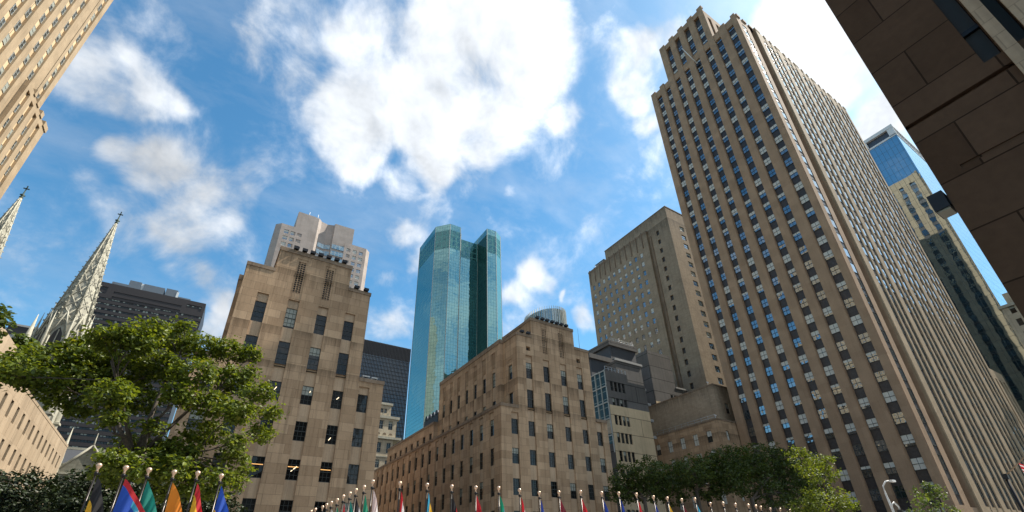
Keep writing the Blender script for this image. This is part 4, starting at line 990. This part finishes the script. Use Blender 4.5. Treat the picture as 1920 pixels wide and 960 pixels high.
    part(mb, 'spire', rt)
    m = MB(); m.lathe([(.22, 98.2), (.5, 98.7), (.2, 99.1), (.65, 99.5), (.2, 99.9), (.14, 101.2)], (cx, cy, 0), 'bronze_green', 8)
    m.box(cx - .11, cx + .11, cy - .1, cy + .1, 100.8, 103, 'bronze_green'); m.box(cx - .65, cx + .65, cy - .1, cy + .1, 101.8, 102.1, 'bronze_green'); part(m, 'finial', rt)
spire(-39.2, 158.5); spire(-61, 158.5)
mb = MB()
tier(mb, -56, -44.2, 156, 260, 0, 34, 'marble'); tier(mb, -66, -34, 163.6, 262, 0, 24, 'marble')
mb.poly([(-56.5, 157, 34), (-44, 157, 34), (-50.2, 157, 44)], 'marble')
# gabled bay to the right of the tower
def gable(x0, x1, y, z0, z1, z2):
    xm = (x0 + x1) / 2
    mb.poly([(x0, y, z0), (x1, y, z0), (x1, y, z1), (xm, y, z2), (x0, y, z1)], 'weathered_stone')
gable(-30.2, -19.5, 165, 0, 27.5, 33.5); mb.box(-30.2, -19.5, 165.01, 176, 0, 27, 'marble')
mb.box(-34, -19.5, 176, 245, 0, 25, 'marble'); part(mb, 'nave_wall', rt)
m = MB()
m.poly([(-57, 156.8, 33.8), (-57, 262, 33.8), (-50.1, 262, 44.6), (-50.1, 156.8, 44.6)], 'slate'); m.poly([(-43.4, 156.8, 33.8), (-43.4, 262, 33.8), (-50.1, 262, 44.6), (-50.1, 156.8, 44.6)], 'slate')
m.poly([(-36, 178, 25), (-15, 178, 25), (-15, 190, 37.4), (-36, 190, 37.4)], 'slate'); m.poly([(-36, 245, 25), (-15, 245, 25), (-15, 190, 37.4), (-36, 190, 37.4)], 'slate')
m.poly([(-15, 178, 25), (-15, 245, 25), (-15, 190, 37.4)], 'marble'); m.poly([(-15, 178, 0), (-15, 245, 0), (-15, 245, 25), (-15, 178, 25)], 'marble')
m.box(-36, -14.6, 189.7, 190.3, 37.2, 37.9, 'marble'); part(m, 'roof', rt)
m = MB(); cx, cz = -24.9, 20.5
for k in range(3):
    r_ = 3.9 + k * .35; pts = [(cx - r_, 164.8 - k * .1, 12)] + [(cx + r_ * math.cos(math.pi - math.pi * j / 16), 164.8 - k * .1, cz + (r_ + .8 * math.sin(math.pi * j / 16)) * math.sin(math.pi * j / 16)) for j in range(17)] + [(cx + r_, 164.8 - k * .1, 12)]
    m.tube(pts, .16, 'marble', 5)
for j in range(8):
    a = math.pi * j / 4; m.tube([(cx + .4 * math.cos(a), 164.75, cz + .4 * math.sin(a)), (cx + 3.3 * math.cos(a), 164.75, cz + 3.3 * math.sin(a))], .13, 'marble', 5)
    q = [(cx + 2.2 * math.cos(a + .39) + .75 * math.cos(b), 164.72, cz + 2.2 * math.sin(a + .39) + .75 * math.sin(b)) for b in [2 * math.pi * i / 8 for i in range(9)]]; m.tube(q, .11, 'marble', 4)
for sx in (-1, 1): m.tube([(cx + 5.6 * sx, 164.8, 27), (cx, 164.8, 33.9)], .28, 'marble', 6)
for x in (-30.4, -19.4): m.tube([(x, 164.8, 0), (x, 164.8, 30), (x, 164.8, 38)], [.7, .6, .05], 'marble', 6)
m.tube([(cx, 164.8, 33), (cx, 164.8, 37.2)], [.3, .04], 'marble', 6); m.box(-30, -19.6, 164.7, 165.02, 26.4, 26.8, 'marble')
for i in range(9): m.box(-32.8 + i * .7, -32.55 + i * .7, 166, 166.3, 27, 29, 'marble')
m.box(-33, -26.5, 165.9, 166.4, 29, 29.3, 'marble')
for i in range(5): m.box(-29.6 + i * 2.3, -29.4 + i * 2.3, 164.8, 165.02, 2, 12, 'marble')
part(m, 'rose_window_tracery', rt)
m = MB(); m.poly([(cx + 3.7 * math.cos(2 * math.pi * j / 24), 164.9, cz + 3.7 * math.sin(2 * math.pi * j / 24)) for j in range(24)], 'groove'); part(m, 'rose_window', rt)

# ------------------------------------------------------------------ trees
def dirpix(u, v):
    q = [(u - PX) / F, (v - PY) / F, 1]; d = Vector([sum(R[i][j] * q[i] for i in range(3)) for j in range(3)]); return d
def tree(name, label, base, clumps, nleaf, lsize, mat, trunk_r=.3, group=None, fork=None, cat='tree', limbs=True, bark='bark'):
    """clumps: (x,y,z,r) balls of foliage; leaves gather on small twigs near each ball's skin"""
    rt = root(name, base, label, cat, group); bx, by, bz = base
    tot = sum(c[3] ** 2.2 for c in clumps); mb = MB(); k = mb.mi(mat)
    for (x, y, z, r) in clumps:
        n = int(nleaf * r ** 2.2 / tot); nt = max(4, n // 14)
        for _ in range(nt):
            # twig tuft centre
            while True:
                v = Vector((random.uniform(-1, 1), random.uniform(-1, 1), random.uniform(-1, 1)))
                if .05 < v.length < 1: break
            rad = r * (.45 + .66 * random.random() ** .5); d = v.normalized(); d.z += .12
            c = Vector((x, y, z)) + Vector((d.x * rad, d.y * rad, d.z * rad * .66))
            for _q in range(n // nt):
                p = c + Vector((random.gauss(0, 1), random.gauss(0, 1), random.gauss(0, .7))) * lsize * 1.15
                s = lsize * random.uniform(.38, .98)
                nn = (Vector((random.gauss(0, .6), random.gauss(0, .6), random.gauss(.75, .55))) + d * .5).normalized()
                a = nn.orthogonal().normalized(); a = Matrix.Rotation(random.uniform(0, 6.28), 3, nn) @ a; b = nn.cross(a)
                fold = nn * s * .22
                q = len(mb.v)
                mb.v.extend([tuple(p - a * s), tuple(p - b * s * .62 - a * s * .15 + fold), tuple(p - b * s * .5 + a * s * .45 + fold), tuple(p + a * s * .95), tuple(p + b * s * .5 + a * s * .45 + fold), tuple(p + b * s * .62 - a * s * .15 + fold)])
                mb.f.append((q, q + 1, q + 2, q + 3)); mb.f.append((q, q + 3, q + 4, q + 5)); mb.m += [k, k]; mb.smooth += [False, False]
    part(mb, 'crown', rt)
    tb = MB(); zc = sum(c[2] for c in clumps) / len(clumps); fk = Vector(fork) if fork else Vector((bx, by, min(c[2] for c in clumps) - .3))
    tb.tube([(bx, by, bz), (bx + .1, by, bz + (fk.z - bz) * .5), tuple(fk)], [trunk_r * 1.25, trunk_r, trunk_r * .85], bark, 10)
    part(tb, 'trunk', rt)
    if limbs:
        lb = MB(); mains = []
        cs = sorted(clumps, key=lambda c: -c[3]); ang = {}
        for c in clumps:
            sct = int((math.atan2(c[1] - fk.y, c[0] - fk.x) + math.pi) / (2 * math.pi) * 5) % 5; ang.setdefault((sct, c[2] > zc), []).append(c)
        for key, cl in ang.items():
            m_ = Vector((0, 0, 0))
            for c in cl: m_ += Vector(c[:3])
            m_ /= len(cl); mid = fk.lerp(m_, .5) + Vector((random.uniform(-.3, .3), random.uniform(-.3, .3), .35)); e = fk.lerp(m_, .85)
            lb.tube([tuple(fk - Vector((0, 0, .3))), tuple(fk.lerp(mid, .5) + Vector((0, 0, -.1))), tuple(mid), tuple(e)], [trunk_r * .62, trunk_r * .5, trunk_r * .38, trunk_r * .22], bark, 7)
            for c in cl:
                t_ = Vector(c[:3]); q1 = mid.lerp(e, random.random()); q2 = q1.lerp(t_, .5) + Vector((random.uniform(-.2, .2), random.uniform(-.2, .2), random.uniform(-.1, .3)))
                lb.tube([tuple(q1), tuple(q2), tuple(t_)], [trunk_r * .2, trunk_r * .13, .015], bark, 5)
                for _ in range(5):
                    w = t_ + Vector((random.gauss(0, 1), random.gauss(0, 1), random.gauss(0, .7))) * c[3] * .45
                    lb.tube([tuple(q2.lerp(t_, random.random())), tuple(w)], [.03, .008], bark, 4)
        part(lb, 'limb', rt)
    return rt
def cl_from(pix, dist, spread, k=1.0):
    out = []
    for (u, v, r) in pix:
        d = dirpix(u, v); y = dist + random.uniform(-spread, spread); s = y / d.y; out.append((d.x * s, y, CAMZ + d.z * s, r / F * math.hypot(s * d.x, s * d.y) * k))
    return out
pix = [(45, 695, 42), (15, 705, 30), (105, 690, 50), (165, 665, 46), (150, 715, 48), (85, 720, 36), (225, 645, 46), (285, 618, 30), (262, 640, 36), (325, 640, 42), (380, 655, 42), (430, 660, 38), (468, 668, 26), (235, 700, 50), (300, 690, 46), (365, 700, 44),
       (430, 715, 42), (482, 738, 36), (503, 775, 26), (440, 775, 42), (488, 815, 28), (395, 760, 42), (335, 742, 38), (262, 752, 40), (205, 742, 42), (150, 765, 28), (105, 752, 22), (205, 785, 26), (385, 815, 40), (435, 858, 28), (455, 885, 18), (335, 850, 42), (285, 862, 34), (250, 838, 32), (218, 862, 28), (365, 888, 34), (412, 897, 28), (300, 885, 34), (250, 880, 30), (210, 893, 26), (350, 915, 30), (300, 925, 26), (395, 925, 26), (440, 905, 20), (300, 845, 30), (330, 880, 30), (200, 884, 24), (470, 700, 22), (190, 625, 20), (345, 612, 18), (280, 800, 22), (440, 830, 26), (60, 665, 20)]
C_ = cl_from(pix, 37.5, 2.9, .68)
tree('plane_tree', 'big leafy sunlit green tree in front of the left limestone block', (-3.6, 37.5, 0), C_, 36000, .19, 'leaf', .26, fork=(-3.5, 37.5, 8.6))
# darker shaded trees lower left
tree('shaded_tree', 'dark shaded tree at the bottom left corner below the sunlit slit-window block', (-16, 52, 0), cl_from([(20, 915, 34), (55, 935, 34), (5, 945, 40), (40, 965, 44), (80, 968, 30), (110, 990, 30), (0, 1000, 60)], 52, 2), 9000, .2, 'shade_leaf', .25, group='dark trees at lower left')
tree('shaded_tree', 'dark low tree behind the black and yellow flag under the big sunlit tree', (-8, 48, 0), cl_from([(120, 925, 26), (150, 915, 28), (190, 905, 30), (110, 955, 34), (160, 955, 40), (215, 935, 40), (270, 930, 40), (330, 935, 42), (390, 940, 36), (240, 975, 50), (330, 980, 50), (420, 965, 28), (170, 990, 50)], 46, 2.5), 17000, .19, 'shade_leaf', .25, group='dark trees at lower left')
# right group in the towers' shade
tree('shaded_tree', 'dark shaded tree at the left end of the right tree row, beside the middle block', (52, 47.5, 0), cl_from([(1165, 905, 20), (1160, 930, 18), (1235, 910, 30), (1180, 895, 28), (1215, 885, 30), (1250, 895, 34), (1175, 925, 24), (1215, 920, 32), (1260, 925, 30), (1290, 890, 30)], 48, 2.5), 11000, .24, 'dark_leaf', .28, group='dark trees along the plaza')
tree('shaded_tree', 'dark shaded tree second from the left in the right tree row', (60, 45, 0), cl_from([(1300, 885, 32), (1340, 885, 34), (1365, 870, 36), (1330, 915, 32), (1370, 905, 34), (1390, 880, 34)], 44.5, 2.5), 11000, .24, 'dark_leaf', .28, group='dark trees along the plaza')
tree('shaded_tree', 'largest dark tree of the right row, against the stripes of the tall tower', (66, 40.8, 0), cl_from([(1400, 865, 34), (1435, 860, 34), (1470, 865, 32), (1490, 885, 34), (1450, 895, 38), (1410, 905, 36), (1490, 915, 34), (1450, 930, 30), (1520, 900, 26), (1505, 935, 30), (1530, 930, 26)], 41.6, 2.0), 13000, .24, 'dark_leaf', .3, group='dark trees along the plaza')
tree('sunlit_tree', 'bright sunlit tree at the right end of the tree row before the striped tower', (53, 24.6, 0), cl_from([(1510, 868, 20), (1535, 872, 20), (1555, 890, 17), (1525, 892, 16), (1550, 862, 10), (1495, 850, 12), (1540, 912, 14), (1560, 935, 20), (1535, 945, 20), (1580, 945, 16), (1595, 952, 9), (1520, 925, 12), (1510, 955, 20), (1560, 960, 24)], 24.6, 1.2, 1.0), 6500, .16, 'leaf', .2)
tree('young_tree', 'small thin young tree before the foot of the striped tower', (52.5, 16.2, 0), cl_from([(1738, 925, 16), (1725, 938, 10), (1755, 930, 10), (1740, 912, 7), (1745, 950, 10), (1775, 962, 14), (1720, 958, 8)], 16.2, .6), 900, .15, 'small_leaf', .07)
tree('roof_shrub', 'green shrub on a roof beyond the sunlit block, left of the spire', (-51, 118, 20), cl_from([(42, 645, 12), (50, 655, 12), (38, 660, 12)], 118, 1.5), 1500, .45, 'small_leaf', .2, cat='shrub', limbs=False)
tree('overhanging_branch', 'leafy branch tip poking in at the left edge above the sunlit block', (-15, 26, 0), cl_from([(-14, 588, 13), (-3, 580, 5), (-40, 605, 26)], 26, .6), 1100, .15, 'dark_leaf', .2, cat='tree')

# ------------------------------------------------------------------ flags round the rink
FS = 1.4
def flagpole(px, py, z, label, grp):
    r = root('flagpole', (px, py, 0), label, 'flagpole', grp)
    m = MB(); m.tube([(0, 0, 0.12), (0, 0, z - .28)], [.07, .042], 'pole_metal', 12); m.build('pole', r)
    m = MB(); m.lathe([(.02, z - .28), (.07, z - .26), (.03, z - .2), (.07, z - .11), (.11, z - .05), (.125, z + .0), (.11, z + .055), (.07, z + .1), (.01, z + .125)], (0, 0, 0), 'gold', 14); m.build('finial', r)
    m = MB(); m.lathe([(.05, z - .42), (.085, z - .4), (.085, z - .3), (.05, z - .28)], (0, 0, 0), 'black_metal', 10); m.box(.05, .17, -.03, .03, z - .40, z - .34, 'black_metal'); m.build('truck', r)
    m = MB(); m.lathe([(.2, .12), (.2, .16), (.1, .22), (.08, .5)], (0, 0, 0), 'steel', 12); m.build('base', r)
def flag(px, py, z, pat, label, W=.8, L=2.3, H=2.2, ph=0, dx=(1, -.25), grp='national flags round the rink', top=.46, nf=2.5):
    d = Vector((dx[0], dx[1], 0)).normalized(); n = Vector((-d.y, d.x, 0)); NS, NT = 22, 16
    mb = MB(); P = {}
    for i in range(NS + 1):
        for j in range(NT + 1):
            s, t = i / NS, j / NT
            w = W * s ** .85 * (.55 + .45 * math.exp(-t * .6)) + .03 * math.sin(9 * s + ph + 3 * t); zz = -t * H * (1 - .12 * s) - L * s ** 1.05
            f = .13 * math.sin(2 * math.pi * nf * s + ph + t * 1.1) * min(1, s * 4) * (.5 + .5 * min(1, (s + t)))
            P[i, j] = Vector((.06, 0, z - top + zz)) * 1 + d * (w + .03) + n * f + Vector((.0, 0, 0))
            P[i, j].x -= .0
    k = {}
    for i in range(NS):
        for j in range(NT):
            m = 'cloth_' + pat((i + .5) / NS, (j + .5) / NT)
            mb.poly([tuple(P[i, j]), tuple(P[i + 1, j]), tuple(P[i + 1, j + 1]), tuple(P[i, j + 1])], m, True)
    # weld for smooth shading
    o = None
    me = mb.mesh('flag'); import bmesh as bm_
    b = bm_.new(); b.from_mesh(me); bm_.ops.remove_doubles(b, verts=b.verts, dist=1e-5); b.to_mesh(me); b.free()
    o = link('flag', me, None, (px, py, 0)); tag(o, label, 'flag', grp)
    return o
one = lambda c: (lambda s, t: c)
def hb(*cs): return lambda s, t: cs[min(len(cs) - 1, int(t * len(cs)))]
def vb(*cs): return lambda s, t: cs[min(len(cs) - 1, int(s * len(cs)))]
def p_black(s, t): return 'yellow' if (t > .42 and s < .55) else ('white' if s > .93 else 'black')
def p_blue(s, t):
    if t < .12 and s > .0: return 'red'
    if (s - .62) ** 2 * 2 + (t - .30) ** 2 < .035: return 'emblem'
    if (s - .62) ** 2 * 2 + (t - .30) ** 2 < .06: return 'white'
    return 'skyblue' if (t < .28 and s > .3) else 'blue'
def P2(p): return (p[0] * FS, p[1] * FS, CAMZ + (5.2 - CAMZ) * FS)
left = [((-2.85, 21.13), p_black, 'black and yellow flag, first from the left', 1.0, 'black and yellow'), ((-2.12, 21.2), p_blue, 'wide blue flag with red edge, light blue patch and pale emblem', 1.7, 'wide blue emblem'),
        ((-1.46, 21.31), one('teal'), 'plain green flag between the wide blue flag and the orange flag', 1.05, 'left plain green'), ((-.71, 21.41), lambda s, t: 'orange' if .3 < s < .7 else 'yellow' if t > .9 else 'orange', 'orange flag, fourth from the left', 1.1, 'orange'),
        ((.02, 21.3), lambda s, t: 'red' if t < .25 else 'yellow' if t < .75 else 'red', 'red and yellow striped flag beside the orange flag', .85, 'red and yellow'), ((.8, 21.54), lambda s, t: 'blue' if t < .5 else 'yellow', 'blue and yellow flag at the right end of the left group', 1.0, 'blue and yellow')]
for i, (p, pat, lab, W, nm) in enumerate(left):
    x, y, z = P2(p); flagpole(x, y, z, 'gold-balled steel pole that carries the %s flag' % nm, 'flagpoles round the rink')
    flag(x, y, z, pat, lab, W * 1.05, 2.3, 2.3, i * 1.7, (1, -.15), top=.5)
mid = [((6.33, 20.55), vb('pink', 'white', 'pink'), 'pinkish white flag on the nearest pole of the receding row', 'pinkish white'), ((6.42, 22.01), vb('green', 'green', 'teal'), 'bright green flag second in the receding row', 'bright green'), ((6.35, 23.0), vb('black', 'white', 'white', 'pink'), 'white and pink flag third in the receding row', 'white and pink'),
       ((6.38, 24.08), vb('teal', 'skyblue'), 'narrow teal flag fourth in the receding row', 'narrow teal'), ((6.38, 25.2), vb('red', 'white', 'red'), 'small red flag with white fold in the receding row', 'small red'), ((6.42, 26.5), vb('green', 'white', 'green'), 'small green and white flag in the receding row', 'green and white'),
       ((6.4, 27.6), vb('white', 'pink'), 'small plain white flag in the receding row', 'small plain white'), ((6.4, 28.6), vb('orange', 'red'), 'small orange red flag in the receding row', 'orange red'), ((6.42, 29.6), one('black'), 'tiny black flag in the receding row', 'tiny black'),
       ((6.3, 30.8), one('deepblue'), 'tiny dark blue flag in the receding row', 'tiny dark blue'), ((6.3, 31.9), one('white'), 'tiny white flag farthest back in the receding row', 'farthest tiny white')]
for i, (p, pat, lab, nm) in enumerate(mid):
    x, y, z = P2(p); flagpole(x, y, z, 'gold-balled pole of the receding row with the %s flag' % nm, 'flagpoles round the rink')
    flag(x, y, z, pat, lab, .75 if i < 3 else .6, 2.5, 2.2, i * 2.1, (1, -.3))
far = [((7.5, 20.47), vb('red', 'white', 'red', 'red'), 'red flag with a thin white fold before the receding flank of the middle block', 'white-folded red'), ((8.73, 20.4), vb('skyblue', 'yellow', 'skyblue', 'skyblue'), 'light blue flag with a yellow streak', 'light blue'),
       ((9.92, 20.37), vb('black', 'red', 'black'), 'black and red flag beside the light blue flag', 'black and red'), ((11.07, 20.2), vb('red', 'maroon'), 'deep red flag fourth after the receding row', 'deep red'), ((12.14, 19.92), vb('green', 'skyblue', 'green'), 'dark green flag with pale fold below the corner of the middle block', 'dark green'),
       ((13.42, 20.08), vb('red', 'white', 'red'), 'bright red flag just right of the middle block corner', 'bright red'), ((14.84, 20.43), vb('deepblue', 'white', 'maroon'), 'dark blue flag with white and maroon folds', 'dark blue'), ((15.68, 19.89), vb('maroon', 'maroon', 'red'), 'wide maroon flag before the middle block', 'wide maroon'),
       ((16.6, 19.3), vb('red', 'red', 'white'), 'red flag with pale edge right of the maroon flag', 'pale-edged red'), ((17.9, 19.17), vb('deepblue', 'skyblue', 'white'), 'blue and white flag at the right edge of the middle block', 'blue and white'), ((18.9, 18.96), vb('deepblue', 'white'), 'dark blue and white flag before the first dark tree', 'dark blue and white'),
       ((20.11, 18.88), vb('red', 'red', 'white'), 'red flag before the first dark tree of the row', 'dark-tree red'), ((21.83, 19.26), vb('deepblue', 'blue'), 'blue flag before the dark tree row', 'dark-tree blue'), ((22.97, 19.27), vb('yellow', 'orange'), 'yellow flag before the dark tree row', 'dark-tree yellow'),
       ((24.38, 19.42), one('maroon'), 'barely visible dark flag before the dark tree row', 'barely visible dark'), ((24.9, 18.9), vb('skyblue', 'white'), 'pale blue flag before the dark tree row', 'pale blue')]
for i, (p, pat, lab, nm) in enumerate(far):
    x, y, z = P2(p); flagpole(x, y, z, 'gold-balled pole in the long front row with the %s flag' % nm, 'flagpoles round the rink')
    flag(x, y, z, pat, lab, .62 if i != 7 else .85, 2.6, 2.2, i * 1.3 + .6, (1, -.8))
OR2 = ['first', 'second', 'third', 'fourth', 'fifth', 'sixth', 'seventh', 'eighth', 'ninth', 'tenth', 'eleventh', 'twelfth', 'last']
for i, p in enumerate([(27.21, 19.6), (27.79, 19.11), (29.08, 19.16), (30.2, 19.01), (31.0, 19.0), (32.0, 19.3), (33.47, 19.54), (34.4, 19.4), (35.8, 19.5), (37.4, 19.6), (38.9, 19.6), (40.3, 19.6), (42, 19.7)]):
    x, y, z = P2(p); z -= .1 + .015 * i; flagpole(x, y, z, 'distant gold-balled pole, %s in the far right run of poles' % OR2[i], 'distant poles at the right end of the row')
    flag(x, y, z, [vb('red', 'white'), one('deepblue'), vb('green', 'white')][i % 3], ['red and white', 'dark blue', 'green and white'][i % 3] + ' flag on the %s pole of the far right run' % OR2[i], .5, 2.6, 2.2, i, (1, -.8), grp=['red and white', 'dark blue', 'green and white'][i % 3] + ' flags on the distant right poles', top=.7)

# street lamp
r = root('street_lamp', (48.2, 18, 0), 'pale curved street lamp before the striped tower', 'street lamp')
m = MB(); m.tube([(0, 0, 0), (0, 0, 5.4), (-.15, 0, 6.6), (-.1, 0, 7.2), (.15, -.2, 7.55), (.55, -.4, 7.62)], [.12, .1, .07, .06, .06, .05], 'white_paint', 8); m.build('post', r)
m = MB(); m.box(.4, 1.05, -.62, -.38, 7.5, 7.66, 'white_paint'); m.build('lamp_head', r)
m = MB(); m.tube([(0, 0, 5.3), (-.05, -.1, 5.75), (.2, -.2, 5.95), (.5, -.3, 5.6), (.5, -.3, 5.3)], .06, 'white_paint', 6); m.box(.3, .7, -.45, -.15, 4.9, 5.35, 'black_metal'); m.build('side_arm', r)
m = MB(); m.lathe([(.25, 0), (.25, .3), (.14, .6)], (0, 0, 0), 'steel', 10); m.build('base', r)
# leaning flagpole with striped flag at the right edge
r = root('angled_flagpole', (40, 8.7, 0), 'slanted pole on a dark post at the right edge before the striped tower', 'flagpole')
m = MB(); m.tube([(0, 0, .12), (0, 0, 5.9)], .07, 'black_metal', 8); m.build('post', r)
m = MB(); m.box(-.12, .2, -.12, .12, 5.75, 6.05, 'black_metal'); m.build('clamp', r)
m = MB(); m.tube([(0, 0, 5.95), (0.2, -1.4, 7.0), (.4, -2.6, 7.9)], [.04, .035, .03], 'brown_brick', 6); m.build('pole', r)
def us(s, t): return 'red' if int(t * 13) % 2 == 0 else 'white'
fl = flag(40.1, 7.95, 7.05, us, 'red and white striped flag hanging at the right edge', .9, 1.2, 1.3, .4, (.2, -1), grp=None, top=.5)
